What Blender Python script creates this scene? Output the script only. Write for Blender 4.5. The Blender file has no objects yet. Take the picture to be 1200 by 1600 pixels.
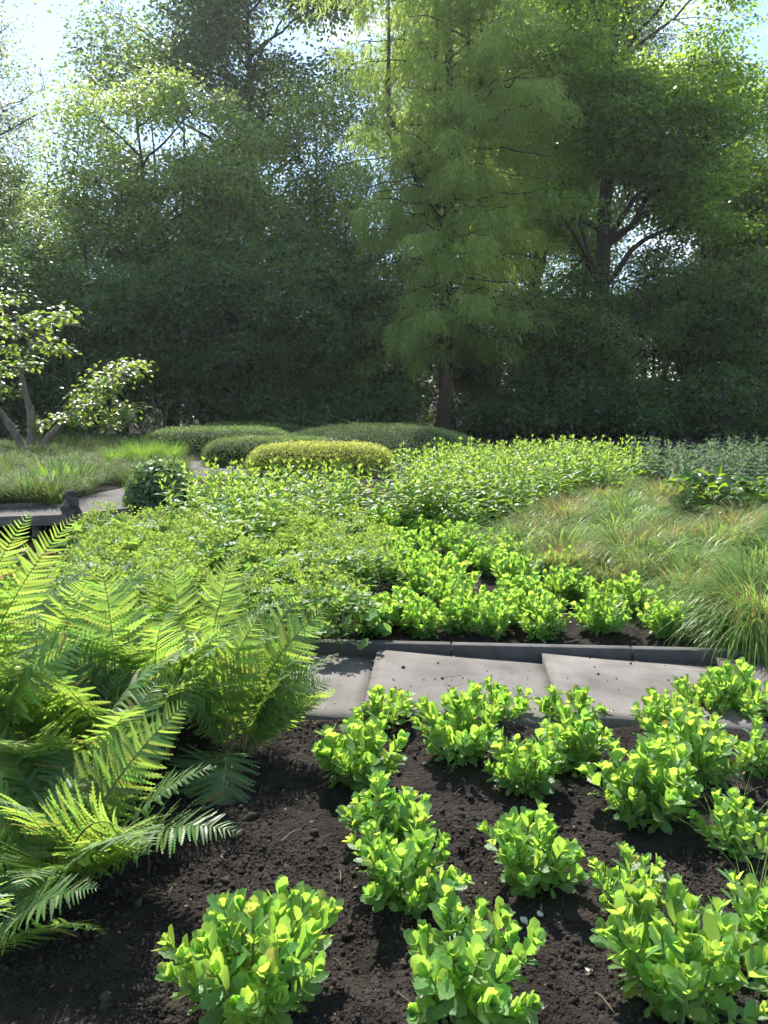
import bpy, math, random
import numpy as np
from mathutils import Matrix, Vector

R = math.radians
rng = np.random.default_rng(11)
random.seed(11)
scene = bpy.context.scene
COL = scene.collection

# ------------------------------------------------------------------ camera
CAM_H, PITCH, FPX = 1.5, R(8.5), 1202.0
cam_d = bpy.data.cameras.new('camera')
cam_d.sensor_fit = 'VERTICAL'
cam_d.angle = 2 * math.atan(800 / FPX)
cam_d.clip_start, cam_d.clip_end = 0.05, 3000
cam = bpy.data.objects.new('camera', cam_d)
COL.objects.link(cam)
cam.location = (0, 0, CAM_H)
cam.rotation_euler = (R(90) - PITCH, 0, 0)
scene.camera = cam

# ------------------------------------------------------------------ sky, sun, exposure
SUN_AZ, SUN_EL = R(-15), R(51)          # azimuth measured from +Y towards +X
SUN_DIR = Vector((math.cos(SUN_EL) * math.sin(SUN_AZ), math.cos(SUN_EL) * math.cos(SUN_AZ), math.sin(SUN_EL)))
world = bpy.data.worlds.new('World')
scene.world = world
world.use_nodes = True
wn, wl = world.node_tree.nodes, world.node_tree.links
wn.clear()
w_out = wn.new('ShaderNodeOutputWorld')
w_bg = wn.new('ShaderNodeBackground')
w_bg.inputs['Strength'].default_value = 0.13
w_sky = wn.new('ShaderNodeTexSky')
w_sky.sky_type = 'NISHITA'
w_sky.sun_disc = False
w_sky.sun_elevation = SUN_EL
w_sky.sun_rotation = SUN_AZ % (2 * math.pi)
w_sky.air_density, w_sky.dust_density, w_sky.ozone_density = 1.0, 0.3, 1.5
w_tc = wn.new('ShaderNodeTexCoord')
w_map = wn.new('ShaderNodeMapping')
w_map.inputs['Scale'].default_value = (1.0, 1.0, 2.2)
w_map.inputs['Location'].default_value = (0.35, 0.1, 0.2)
w_noise = wn.new('ShaderNodeTexNoise')
w_noise.inputs['Scale'].default_value = 2.6
w_noise.inputs['Detail'].default_value = 9
w_noise.inputs['Roughness'].default_value = 0.58
w_ramp = wn.new('ShaderNodeValToRGB')
w_ramp.color_ramp.elements[0].position, w_ramp.color_ramp.elements[1].position = 0.53, 0.70
w_mix = wn.new('ShaderNodeMixRGB')
w_mix.inputs['Color2'].default_value = (8.5, 8.7, 9.2, 1)
wl.new(w_tc.outputs['Generated'], w_map.inputs['Vector'])
wl.new(w_map.outputs['Vector'], w_noise.inputs['Vector'])
wl.new(w_noise.outputs['Fac'], w_ramp.inputs['Fac'])
wl.new(w_ramp.outputs['Color'], w_mix.inputs['Fac'])
wl.new(w_sky.outputs['Color'], w_mix.inputs['Color1'])
wl.new(w_mix.outputs['Color'], w_bg.inputs['Color'])
wl.new(w_bg.outputs['Background'], w_out.inputs['Surface'])

sun_d = bpy.data.lights.new('sun', 'SUN')
sun_d.energy = 5.0
sun_d.angle = R(0.53)
sun_d.color = (1.0, 0.95, 0.86)
sun = bpy.data.objects.new('sun', sun_d)
COL.objects.link(sun)
sun.rotation_euler = SUN_DIR.to_track_quat('Z', 'Y').to_euler()
sun.location = (-5, 20, 30)

scene.view_settings.view_transform = 'Standard'
scene.view_settings.look = 'None'
scene.view_settings.gamma = 1.0
scene.view_settings.use_curve_mapping = False
scene.view_settings.exposure = 1.05
cy = scene.cycles
cy.max_bounces, cy.diffuse_bounces, cy.glossy_bounces, cy.transmission_bounces = 6, 4, 2, 3
cy.caustics_reflective = cy.caustics_refractive = False
cy.sample_clamp_indirect = 6
cy.use_denoising = True
cy.use_adaptive_sampling = True
cy.adaptive_threshold = 0.05

# ------------------------------------------------------------------ pixel <-> world (photo pixels, 1200 x 1600)
_F = np.array((0, math.cos(PITCH), -math.sin(PITCH)))
_U = np.array((0, math.sin(PITCH), math.cos(PITCH)))
_C = np.array((0, 0, CAM_H))
def ray(u, v): return _F * FPX + np.array((1.0, 0, 0)) * (u - 600) + _U * (800 - v)
def P(u, v, z=0.0):
    d = ray(u, v); return _C + d * ((z - CAM_H) / d[2])
def PD(u, v, Y):
    d = ray(u, v); return _C + d * (Y / d[1])
def proj(x, y, z):
    q = np.stack([x, y, z - CAM_H], -1)
    dep = q @ _F
    return 600 + FPX * q[..., 0] / dep, 800 - FPX * (q @ _U) / dep
def in_poly(u, v, poly):
    u, v = np.asarray(u), np.asarray(v)
    ins = np.zeros(u.shape, bool)
    n = len(poly)
    for i in range(n):
        x1, y1 = poly[i]; x2, y2 = poly[(i + 1) % n]
        c = ((y1 > v) != (y2 > v)) & (u < (x2 - x1) * (v - y1) / (y2 - y1 + 1e-9) + x1)
        ins ^= c
    return ins

# ------------------------------------------------------------------ noise
_LAT = np.random.default_rng(5).random((256, 256))
def vnoise(x, y, s):
    x, y = np.asarray(x) / s + 57.3, np.asarray(y) / s + 91.7
    xi, yi = np.floor(x).astype(int), np.floor(y).astype(int)
    fx, fy = x - xi, y - yi
    fx, fy = fx * fx * (3 - 2 * fx), fy * fy * (3 - 2 * fy)
    a = _LAT[xi % 256, yi % 256]; b = _LAT[(xi + 1) % 256, yi % 256]
    c = _LAT[xi % 256, (yi + 1) % 256]; d = _LAT[(xi + 1) % 256, (yi + 1) % 256]
    return (a * (1 - fx) + b * fx) * (1 - fy) + (c * (1 - fx) + d * fx) * fy - 0.5

# ------------------------------------------------------------------ mesh helpers
class MB:
    def __init__(s): s.v, s.f, s.n = [], {3: [], 4: []}, 0
    def add(s, V, F):
        V = np.asarray(V, float).reshape(-1, 3)
        for f in (F if isinstance(F, (list, tuple)) and len(F) and isinstance(F[0], np.ndarray) else [np.asarray(F)]):
            f = np.asarray(f, int)
            if f.size: s.f[f.shape[1]].append(f + s.n)
        s.v.append(V); s.n += len(V)
    def stamp(s, tpl, M, T):
        tv, tf = tpl
        M = np.asarray(M); T = np.asarray(T)
        n, k = len(T), len(tv)
        if n == 0: return
        V = np.einsum('nij,kj->nki', M, tv) + T[:, None, :]
        off = (np.arange(n) * k)[:, None, None]
        s.add(V.reshape(-1, 3), [(f[None] + off).reshape(-1, f.shape[1]) for f in tf])
    def mesh(s, name, mat, smooth=False):
        me = bpy.data.meshes.new(name)
        V = np.concatenate(s.v) if s.v else np.zeros((0, 3))
        t = np.concatenate(s.f[3]) if s.f[3] else np.zeros((0, 3), int)
        q = np.concatenate(s.f[4]) if s.f[4] else np.zeros((0, 4), int)
        me.vertices.add(len(V)); me.vertices.foreach_set('co', V.ravel())
        nl = t.size + q.size
        me.loops.add(nl); me.loops.foreach_set('vertex_index', np.concatenate([t.ravel(), q.ravel()]))
        me.polygons.add(len(t) + len(q))
        st = np.concatenate([np.arange(len(t)) * 3, t.size + np.arange(len(q)) * 4])
        me.polygons.foreach_set('loop_start', st)
        if smooth: me.polygons.foreach_set('use_smooth', np.ones(len(st), bool))
        me.update(calc_edges=True)
        if mat is not None: me.materials.append(mat)
        return me
    def obj(s, name, mat, parent=None, smooth=False):
        return link(name, s.mesh(name, mat, smooth), parent)

def link(name, data, parent=None, M=None):
    o = bpy.data.objects.new(name, data); COL.objects.link(o)
    if parent is not None: o.parent = parent
    if M is not None: o.matrix_basis = M
    return o
def tag(o, label, cat, group=None):
    o['label'] = label; o['category'] = cat
    if group: o['group'] = group
    return o
def thing(name, label, cat, loc=(0, 0, 0), rz=0.0, group=None, sc=1.0):
    o = bpy.data.objects.new(name, None); COL.objects.link(o)
    o.location = tuple(float(c) for c in loc); o.rotation_euler = (0, 0, float(rz)); o.scale = (sc, sc, sc)
    o.empty_display_size = 0.1
    return tag(o, label, cat, group)
def struct(o): o['kind'] = 'structure'; return o
def stuff(o): o['kind'] = 'stuff'; return o

def norm(a): return a / (np.linalg.norm(a, axis=-1, keepdims=True) + 1e-12)
def frames(d, n, sc=None):
    y = norm(np.asarray(d, float)); x = norm(np.cross(y, n)); z = np.cross(x, y)
    M = np.stack([x, y, z], -1)
    return M if sc is None else M * np.asarray(sc)[:, None, None]
def rdir(n, r=None):
    return norm((r or rng).normal(size=(n, 3)))
def m4(M3, t):
    m = Matrix.Identity(4)
    for i in range(3):
        for j in range(3): m[i][j] = float(M3[i][j])
        m[i][3] = float(t[i])
    return m
def tube(mb, pts, rad, sides=6, cap=True):
    pts = np.asarray(pts, float); rad = np.asarray(rad, float) * np.ones(len(pts)); n = len(pts)
    t = norm(np.gradient(pts, axis=0))
    ref = np.array((0.31, 0.95, 0.1)) if abs(t[0][2]) > 0.7 else np.array((0.05, 0.1, 1.0))
    a = norm(np.cross(t, ref)); b = np.cross(t, a)
    ang = np.arange(sides) * 2 * math.pi / sides
    V = pts[:, None] + rad[:, None, None] * (np.cos(ang)[None, :, None] * a[:, None] + np.sin(ang)[None, :, None] * b[:, None])
    i = np.arange(n - 1)[:, None] * sides; j = np.arange(sides)[None]
    j2 = (j + 1) % sides
    F = np.stack([i + j, i + j2, i + sides + j2, i + sides + j], -1).reshape(-1, 4)
    V = V.reshape(-1, 3)
    if cap:
        V = np.vstack([V, pts[-1:]]); k = len(V) - 1
        jj = np.arange(sides); base = (n - 1) * sides
        mb.add(V, [F, np.stack([base + jj, base + (jj + 1) % sides, np.full(sides, k)], -1)])
    else: mb.add(V, F)
def bez(p0, p1, p2, n):
    t = np.linspace(0, 1, n)[:, None]
    return (1 - t) ** 2 * np.asarray(p0) + 2 * t * (1 - t) * np.asarray(p1) + t * t * np.asarray(p2)
def box(mb, c, h, M=None):
    V = np.array([(x, y, z) for x in (-1, 1) for y in (-1, 1) for z in (-1, 1)], float) * np.asarray(h)
    if M is not None: V = V @ np.asarray(M).T
    mb.add(V + np.asarray(c), np.array([(0, 1, 3, 2), (4, 6, 7, 5), (0, 4, 5, 1), (2, 3, 7, 6), (0, 2, 6, 4), (1, 5, 7, 3)]))
def bevel_box(name, c, h, mat, parent=None, M=None, b=0.006):
    mb = MB(); box(mb, c, h, M)
    o = mb.obj(name, mat, parent)
    md = o.modifiers.new('bevel', 'BEVEL'); md.width = b; md.segments = 2
    return o

# ------------------------------------------------------------------ materials
def nmat(name):
    m = bpy.data.materials.new(name); m.use_nodes = True
    m.node_tree.nodes.clear()
    return m, m.node_tree.nodes, m.node_tree.links
def math_n(N, L, op, a, b=None):
    n = N.new('ShaderNodeMath'); n.operation = op
    for k, v in ((0, a), (1, b)):
        if v is None: continue
        if isinstance(v, (int, float)): n.inputs[k].default_value = v
        else: L.new(v, n.inputs[k])
    return n.outputs[0]
def leaf_mat(name, refl, trans, fac=0.5, rough=0.42, spec=0.5, hue=0.03, val=0.45, alt=None, altp=0.0, vein=0):
    m, N, L = nmat(name)
    out = N.new('ShaderNodeOutputMaterial')
    g = N.new('ShaderNodeNewGeometry'); oi = N.new('ShaderNodeObjectInfo')
    r = math_n(N, L, 'FRACT', math_n(N, L, 'ADD', g.outputs['Random Per Island'], oi.outputs['Random']))
    r2 = math_n(N, L, 'FRACT', math_n(N, L, 'MULTIPLY', r, 7.31))
    r3 = math_n(N, L, 'FRACT', math_n(N, L, 'MULTIPLY', r, 23.7))
    h = math_n(N, L, 'ADD', math_n(N, L, 'MULTIPLY', math_n(N, L, 'SUBTRACT', r, 0.5), hue), 0.5)
    vv = math_n(N, L, 'ADD', math_n(N, L, 'MULTIPLY', r2, val), 1 - val / 2)
    outs = []
    for c in (refl, trans):
        src = None
        if alt is not None:
            mx = N.new('ShaderNodeMixRGB')
            mx.inputs['Color1'].default_value = (*c, 1)
            k = 1.0 if c is refl else 1.6
            mx.inputs['Color2'].default_value = (alt[0] * k, alt[1] * k, alt[2] * k, 1)
            L.new(math_n(N, L, 'LESS_THAN', r3, altp), mx.inputs['Fac'])
            src = mx.outputs['Color']
        hs = N.new('ShaderNodeHueSaturation')
        if src is not None: L.new(src, hs.inputs['Color'])
        else: hs.inputs['Color'].default_value = (*c, 1)
        L.new(h, hs.inputs['Hue']); L.new(vv, hs.inputs['Value'])
        outs.append(hs.outputs['Color'])
    b = N.new('ShaderNodeBsdfPrincipled')
    if vein:
        tc = N.new('ShaderNodeTexCoord'); nz = N.new('ShaderNodeTexNoise'); nz.inputs['Scale'].default_value = vein; nz.inputs['Detail'].default_value = 4
        L.new(tc.outputs['Object'], nz.inputs['Vector'])
        bp = N.new('ShaderNodeBump'); bp.inputs['Strength'].default_value = 0.18; bp.inputs['Distance'].default_value = 0.25 / vein
        L.new(nz.outputs['Fac'], bp.inputs['Height']); L.new(bp.outputs[0], b.inputs['Normal'])
    b.inputs['Roughness'].default_value = rough
    b.inputs['Specular IOR Level'].default_value = 0.0
    L.new(outs[0], b.inputs['Base Color'])
    t = N.new('ShaderNodeBsdfTranslucent'); L.new(outs[1], t.inputs['Color'])
    mx = N.new('ShaderNodeMixShader'); mx.inputs['Fac'].default_value = fac
    L.new(b.outputs[0], mx.inputs[1]); L.new(t.outputs[0], mx.inputs[2])
    # waxy sheen of the leaf surface, the same on both faces
    dt = N.new('ShaderNodeVectorMath'); dt.operation = 'DOT_PRODUCT'; L.new(g.outputs['Incoming'], dt.inputs[0]); L.new(g.outputs['Normal'], dt.inputs[1])
    om = math_n(N, L, 'SUBTRACT', 1.0, math_n(N, L, 'ABSOLUTE', dt.outputs['Value']))
    fr = math_n(N, L, 'ADD', math_n(N, L, 'MULTIPLY', math_n(N, L, 'POWER', om, 5.0), 0.55 * spec * 2), 0.04 * spec * 2)
    gl = N.new('ShaderNodeBsdfGlossy'); gl.inputs['Roughness'].default_value = rough
    if vein: L.new(bp.outputs[0], gl.inputs['Normal'])
    m2 = N.new('ShaderNodeMixShader'); L.new(fr, m2.inputs['Fac']); L.new(mx.outputs[0], m2.inputs[1]); L.new(gl.outputs[0], m2.inputs[2])
    L.new(m2.outputs[0], out.inputs['Surface'])
    return m
def solid_mat(name, c1, c2, scale=8.0, rough=0.85, bump=0.3, bscale=None, stretch=None, spec=0.3, detail=8, dist=0.02, c3=None):
    m, N, L = nmat(name)
    out = N.new('ShaderNodeOutputMaterial'); b = N.new('ShaderNodeBsdfPrincipled')
    b.inputs['Roughness'].default_value = rough; b.inputs['Specular IOR Level'].default_value = spec
    tc = N.new('ShaderNodeTexCoord'); mp = N.new('ShaderNodeMapping')
    if stretch: mp.inputs['Scale'].default_value = stretch
    L.new(tc.outputs['Object'], mp.inputs['Vector'])
    n1 = N.new('ShaderNodeTexNoise'); n1.inputs['Scale'].default_value = scale; n1.inputs['Detail'].default_value = detail; n1.inputs['Roughness'].default_value = 0.65
    L.new(mp.outputs[0], n1.inputs['Vector'])
    rp = N.new('ShaderNodeValToRGB')
    rp.color_ramp.elements[0].position, rp.color_ramp.elements[1].position = 0.32, 0.68
    rp.color_ramp.elements[0].color, rp.color_ramp.elements[1].color = (*c1, 1), (*c2, 1)
    if c3: 
        e = rp.color_ramp.elements.new(0.78); e.color = (*c3, 1)
    L.new(n1.outputs['Fac'], rp.inputs['Fac'])
    oi = N.new('ShaderNodeObjectInfo'); hs = N.new('ShaderNodeHueSaturation')
    L.new(math_n(N, L, 'ADD', math_n(N, L, 'MULTIPLY', oi.outputs['Random'], 0.24), 0.88), hs.inputs['Value'])
    L.new(rp.outputs['Color'], hs.inputs['Color']); L.new(hs.outputs['Color'], b.inputs['Base Color'])
    n2 = N.new('ShaderNodeTexNoise'); n2.inputs['Scale'].default_value = bscale or scale * 4; n2.inputs['Detail'].default_value = 6
    L.new(mp.outputs[0], n2.inputs['Vector'])
    bp = N.new('ShaderNodeBump'); bp.inputs['Strength'].default_value = bump; bp.inputs['Distance'].default_value = dist
    L.new(n2.outputs['Fac'], bp.inputs['Height']); L.new(bp.outputs[0], b.inputs['Normal'])
    L.new(b.outputs[0], out.inputs['Surface'])
    return m

MAT = {}
def soil_mat(name, c1, c2, vs=(55, 130), dist=0.014):
    m, N, L = nmat(name)
    out = N.new('ShaderNodeOutputMaterial'); b = N.new('ShaderNodeBsdfPrincipled')
    b.inputs['Roughness'].default_value = 0.95; b.inputs['Specular IOR Level'].default_value = 0.12
    tc = N.new('ShaderNodeTexCoord')
    nz = N.new('ShaderNodeTexNoise'); nz.inputs['Scale'].default_value = 9; nz.inputs['Detail'].default_value = 10; nz.inputs['Roughness'].default_value = 0.7
    wp = N.new('ShaderNodeMixRGB'); wp.blend_type = 'ADD'; wp.inputs['Fac'].default_value = 0.03
    n0 = N.new('ShaderNodeTexNoise'); n0.inputs['Scale'].default_value = 40; n0.inputs['Detail'].default_value = 3
    L.new(tc.outputs['Object'], nz.inputs['Vector']); L.new(tc.outputs['Object'], n0.inputs['Vector'])
    L.new(tc.outputs['Object'], wp.inputs['Color1']); L.new(n0.outputs['Color'], wp.inputs['Color2'])
    hs = []
    for k, sc in enumerate(vs):
        v = N.new('ShaderNodeTexVoronoi'); v.inputs['Scale'].default_value = sc; v.inputs['Randomness'].default_value = 1.0
        L.new(wp.outputs[0], v.inputs['Vector'])
        hs.append(math_n(N, L, 'MULTIPLY', v.outputs['Distance'], (-1.0, -0.5)[k]))
    h = math_n(N, L, 'ADD', math_n(N, L, 'ADD', hs[0], hs[1]), math_n(N, L, 'MULTIPLY', nz.outputs['Fac'], 0.9))
    rp = N.new('ShaderNodeValToRGB'); rp.color_ramp.elements[0].position, rp.color_ramp.elements[1].position = 0.30, 0.70
    rp.color_ramp.elements[0].color, rp.color_ramp.elements[1].color = (*c1, 1), (*c2, 1)
    L.new(nz.outputs['Fac'], rp.inputs['Fac'])
    nl = N.new('ShaderNodeTexNoise'); nl.inputs['Scale'].default_value = 2.2; nl.inputs['Detail'].default_value = 4; L.new(tc.outputs['Object'], nl.inputs['Vector'])
    hv = N.new('ShaderNodeHueSaturation'); L.new(rp.outputs[0], hv.inputs['Color'])
    L.new(math_n(N, L, 'ADD', math_n(N, L, 'MULTIPLY', nl.outputs['Fac'], 1.5), 0.25), hv.inputs['Value']); L.new(hv.outputs[0], b.inputs['Base Color'])
    bp = N.new('ShaderNodeBump'); bp.inputs['Strength'].default_value = 1.0; bp.inputs['Distance'].default_value = dist
    L.new(h, bp.inputs['Height']); L.new(bp.outputs[0], b.inputs['Normal']); L.new(b.outputs[0], out.inputs['Surface'])
    return m
MAT['soil'] = soil_mat('soil', (0.013, 0.0108, 0.0094), (0.046, 0.038, 0.0335))
MAT['clod'] = solid_mat('clod', (0.020, 0.016, 0.014), (0.070, 0.057, 0.049), scale=30, rough=0.95, bump=0.6, bscale=160, dist=0.004, spec=0.15)
MAT['slab'] = solid_mat('slab', (0.085, 0.077, 0.068), (0.18, 0.165, 0.151), scale=3.2, rough=0.8, bump=0.35, bscale=90, dist=0.004, c3=(0.095, 0.088, 0.078), detail=12)
MAT['kerb'] = solid_mat('kerb', (0.055, 0.052, 0.05), (0.10, 0.096, 0.09), scale=11, rough=0.8, bump=0.3, bscale=130, dist=0.003)
MAT['gravel'] = solid_mat('gravel', (0.05, 0.047, 0.043), (0.20, 0.19, 0.175), scale=38, rough=0.9, bump=0.9, bscale=70, dist=0.02)
MAT['timber'] = solid_mat('timber', (0.10, 0.085, 0.07), (0.24, 0.21, 0.18), scale=5, rough=0.8, bump=0.4, bscale=30, stretch=(1, 8, 8), dist=0.004)
MAT['stone'] = solid_mat('stone', (0.035, 0.03, 0.026), (0.14, 0.12, 0.10), scale=14, rough=0.9, bump=0.8, bscale=40, dist=0.02)
MAT['bark'] = solid_mat('bark', (0.035, 0.028, 0.022), (0.10, 0.08, 0.062), scale=3, rough=0.9, bump=0.9, bscale=9, stretch=(4, 4, 0.8), dist=0.04)
MAT['bark_red'] = solid_mat('bark_red', (0.05, 0.034, 0.026), (0.13, 0.088, 0.066), scale=3, rough=0.9, bump=0.8, bscale=10, stretch=(5, 5, 0.5), dist=0.03)
MAT['bark_grey'] = solid_mat('bark_grey', (0.10, 0.085, 0.07), (0.26, 0.22, 0.18), scale=6, rough=0.85, bump=0.8, bscale=22, stretch=(2, 2, 0.8), dist=0.02)
MAT['twig'] = solid_mat('twig', (0.10, 0.07, 0.045), (0.24, 0.18, 0.12), scale=20, rough=0.85, bump=0.2)
MAT['petal'] = leaf_mat('petal', (0.75, 0.6, 0.62), (0.7, 0.45, 0.5), 0.35, hue=0.01, val=0.2)
MAT['sedum'] = leaf_mat('sedum', (0.15, 0.29, 0.10), (0.54, 0.82, 0.10), 0.58, rough=0.36, spec=0.4, hue=0.045, val=0.5, vein=6, alt=(0.30, 0.29, 0.07), altp=0.006)
MAT['sedum_stem'] = leaf_mat('sedum_stem', (0.16, 0.26, 0.09), (0.4, 0.5, 0.1), 0.2, rough=0.5)
MAT['fern'] = leaf_mat('fern', (0.10, 0.19, 0.06), (0.47, 0.68, 0.10), 0.48, rough=0.4, spec=0.4, hue=0.05, val=0.6, alt=(0.30, 0.22, 0.07), altp=0.01)
MAT['rachis'] = leaf_mat('rachis', (0.20, 0.19, 0.07), (0.35, 0.3, 0.08), 0.15, rough=0.5)
MAT['mantle'] = leaf_mat('mantle', (0.12, 0.22, 0.09), (0.40, 0.64, 0.10), 0.47, rough=0.45, spec=0.25, hue=0.04, val=0.4)
MAT['mantle_flower'] = leaf_mat('mantle_flower', (0.26, 0.36, 0.08), (0.50, 0.66, 0.09), 0.4, rough=0.6, spec=0.2, hue=0.03, val=0.4)
MAT['tall'] = leaf_mat('tall', (0.10, 0.20, 0.06), (0.47, 0.67, 0.07), 0.5, rough=0.38, spec=0.28, hue=0.035, val=0.45)
MAT['tall_shade'] = leaf_mat('tall_shade', (0.075, 0.125, 0.075), (0.22, 0.33, 0.12), 0.42, rough=0.5, spec=0.2)  # leaf colour darkened to stand in for tree shade on the back band
MAT['grass'] = leaf_mat('grass', (0.14, 0.235, 0.06), (0.40, 0.56, 0.09), 0.45, rough=0.36, spec=0.22, hue=0.06, val=0.7)
MAT['sedge'] = leaf_mat('sedge', (0.065, 0.12, 0.034), (0.20, 0.33, 0.05), 0.38, rough=0.45, hue=0.06, val=0.6, alt=(0.20, 0.13, 0.055), altp=0.12, spec=0.2)
MAT['iris'] = leaf_mat('iris', (0.09, 0.20, 0.05), (0.36, 0.60, 0.06), 0.45, rough=0.4)
MAT['black_grass'] = leaf_mat('black_grass', (0.012, 0.014, 0.016), (0.02, 0.02, 0.02), 0.1, rough=0.35)
MAT['straw'] = leaf_mat('straw', (0.38, 0.27, 0.13), (0.46, 0.33, 0.15), 0.35, rough=0.6, hue=0.03, val=0.5, spec=0.15)
MAT['bergenia'] = leaf_mat('bergenia', (0.045, 0.11, 0.03), (0.34, 0.54, 0.04), 0.45, rough=0.3, spec=0.35)
MAT['shrub'] = leaf_mat('shrub', (0.07, 0.15, 0.05), (0.28, 0.45, 0.06), 0.42, rough=0.4)
MAT['box_hedge'] = leaf_mat('box_hedge', (0.085, 0.15, 0.05), (0.28, 0.42, 0.07), 0.38, rough=0.4, val=0.35, spec=0.2)
MAT['mound_hedge'] = leaf_mat('mound_hedge', (0.12, 0.19, 0.07), (0.32, 0.46, 0.10), 0.38, rough=0.42, val=0.35, spec=0.2)
MAT['gold_hedge'] = leaf_mat('gold_hedge', (0.42, 0.46, 0.09), (0.68, 0.70, 0.12), 0.48, rough=0.45, hue=0.06, val=0.6, alt=(0.20, 0.27, 0.06), altp=0.2, spec=0.15)
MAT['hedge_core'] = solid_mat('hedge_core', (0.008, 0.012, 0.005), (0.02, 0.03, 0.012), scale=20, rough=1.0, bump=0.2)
MAT['lf_dark'] = leaf_mat('lf_dark', (0.07, 0.115, 0.045), (0.28, 0.42, 0.09), 0.5, rough=0.40, spec=0.5, val=0.9)
MAT['lf_round'] = leaf_mat('lf_round', (0.125, 0.195, 0.07), (0.52, 0.70, 0.14), 0.54, rough=0.34, spec=0.8, val=0.9)
MAT['lf_pale'] = leaf_mat('lf_pale', (0.12, 0.16, 0.07), (0.42, 0.48, 0.16), 0.5, rough=0.45, val=0.6)
MAT['lf_poplar'] = leaf_mat('lf_poplar', (0.125, 0.19, 0.065), (0.50, 0.66, 0.12), 0.54, rough=0.4, val=0.9)
MAT['lf_under'] = leaf_mat('lf_under', (0.055, 0.115, 0.042), (0.26, 0.46, 0.07), 0.48, rough=0.36, spec=0.6, val=0.9)
MAT['lf_cypress'] = leaf_mat('lf_cypress', (0.205, 0.285, 0.095), (0.61, 0.79, 0.17), 0.55, rough=0.6, spec=0.1, hue=0.03, val=0.5)
MAT['lf_maple'] = leaf_mat('lf_maple', (0.09, 0.165, 0.045), (0.50, 0.74, 0.07), 0.56, rough=0.42, spec=0.5, val=0.9)
MAT['lf_right'] = leaf_mat('lf_right', (0.095, 0.155, 0.06), (0.44, 0.60, 0.11), 0.52, rough=0.4, val=0.9, spec=0.5)
MAT['lf_small'] = leaf_mat('lf_small', (0.11, 0.19, 0.055), (0.44, 0.58, 0.07), 0.45, rough=0.38, spec=0.55, hue=0.04, val=0.5)
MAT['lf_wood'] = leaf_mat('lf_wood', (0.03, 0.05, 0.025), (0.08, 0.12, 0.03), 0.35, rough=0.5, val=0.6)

def water_mat():
    m, N, L = nmat('pond_water')
    out = N.new('ShaderNodeOutputMaterial'); b = N.new('ShaderNodeBsdfPrincipled')
    b.inputs['Base Color'].default_value = (0.012, 0.012, 0.008, 1); b.inputs['Roughness'].default_value = 0.06
    b.inputs['IOR'].default_value = 1.33
    n = N.new('ShaderNodeTexNoise'); n.inputs['Scale'].default_value = 9
    bp = N.new('ShaderNodeBump'); bp.inputs['Strength'].default_value = 0.08; bp.inputs['Distance'].default_value = 0.02
    L.new(n.outputs['Fac'], bp.inputs['Height']); L.new(bp.outputs[0], b.inputs['Normal']); L.new(b.outputs[0], out.inputs['Surface'])
    return m
MAT['water'] = water_mat()

# ------------------------------------------------------------------ path line (kerb) in plan
KA, KB = P(480, 1003, 0.12), P(1200, 1019, 0.12)
kd = norm((KB - KA)[:2]); kn = np.array((-kd[1], kd[0]))        # along the kerb, away from the camera
K0 = KA[:2]
def kc(x, y):                                                    # (along, across) in kerb coordinates
    q = np.stack([np.asarray(x) - K0[0], np.asarray(y) - K0[1]], -1)
    return q @ kd, q @ kn
PATH_W = 0.86

# pond outline (plan) and terrace outline
POND = np.array([P(-500, 826, 0), P(118, 808, 0), P(202, 797, 0), P(216, 812, 0), P(128, 845, 0), P(60, 900, 0), P(-500, 940, 0)])[:, :2]

TER = [P(-500, 826, 0.05), P(118, 807, 0.05), P(202, 796, 0.05), P(225, 780, 0.05), P(195, 762, 0.05), P(130, 776, 0.05), P(70, 792, 0.05), P(-500, 808, 0.05)]
GPATH = [P(270, 705, 0.06), P(285, 745, 0.06), P(400, 748, 0.06), P(372, 722, 0.06), P(330, 706, 0.06), P(300, 690, 0.06)]
def hfun(x, y):
    x, y = np.asarray(x, float), np.asarray(y, float)
    a, c = kc(x, y)
    z = 0.04 * vnoise(x, y, 0.55) + 0.038 * vnoise(x + 9, y, 0.17) + 0.026 * np.abs(vnoise(x, y + 5, 0.075)) + 0.020 * vnoise(x + 3, y + 5, 0.036)
    far = np.clip((y - 9) / 10, 0, 1)
    z = z * (1 - 0.7 * far) + 0.10 * vnoise(x, y, 7.0) * far
    z += np.where(c > 0.02, 0.07, 0.0)
    z += 0.055 * np.clip(1 - (-PATH_W - c) / 0.30, 0, 1) * (c < -PATH_W)
    onpath = (c < 0.02) & (c > -PATH_W - 0.03)
    z = np.where(onpath, -0.05, z)
    pm = in_poly(x, y, POND)
    z = np.where(pm, -0.7, z)
    for E in (TER, GPATH): z = np.where(in_poly(x, y, [(q[0], q[1]) for q in E]) & ~pm, -0.06, z)
    return z

def axis(lo, hi, step, far):
    a = list(np.arange(lo, hi + 1e-6, step))
    s, v = step, hi
    while v < far: s *= 1.22; v += s; a.append(v)
    s, v = step, lo
    while v > -far: s *= 1.22; v -= s; a.insert(0, v)
    return np.array(a)
gx = axis(-1.5, 1.9, 0.0155, 220)
gy = axis(1.25, 3.4, 0.0155, 220)
gx = np.unique(np.concatenate([gx, np.arange(-6, -2, 0.1)])); gy = np.unique(np.concatenate([gy, np.arange(4.2, 5.2, 0.04), np.arange(6, 13, 0.12)]))
GX, GY = np.meshgrid(gx, gy, indexing='ij')
GZ = hfun(GX, GY)
nx, ny = GX.shape
i, j = np.meshgrid(np.arange(nx - 1), np.arange(ny - 1), indexing='ij')
F = np.stack([i * ny + j, (i + 1) * ny + j, (i + 1) * ny + j + 1, i * ny + j + 1], -1).reshape(-1, 4)
mb = MB(); mb.add(np.stack([GX, GY, GZ], -1), F)
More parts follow.
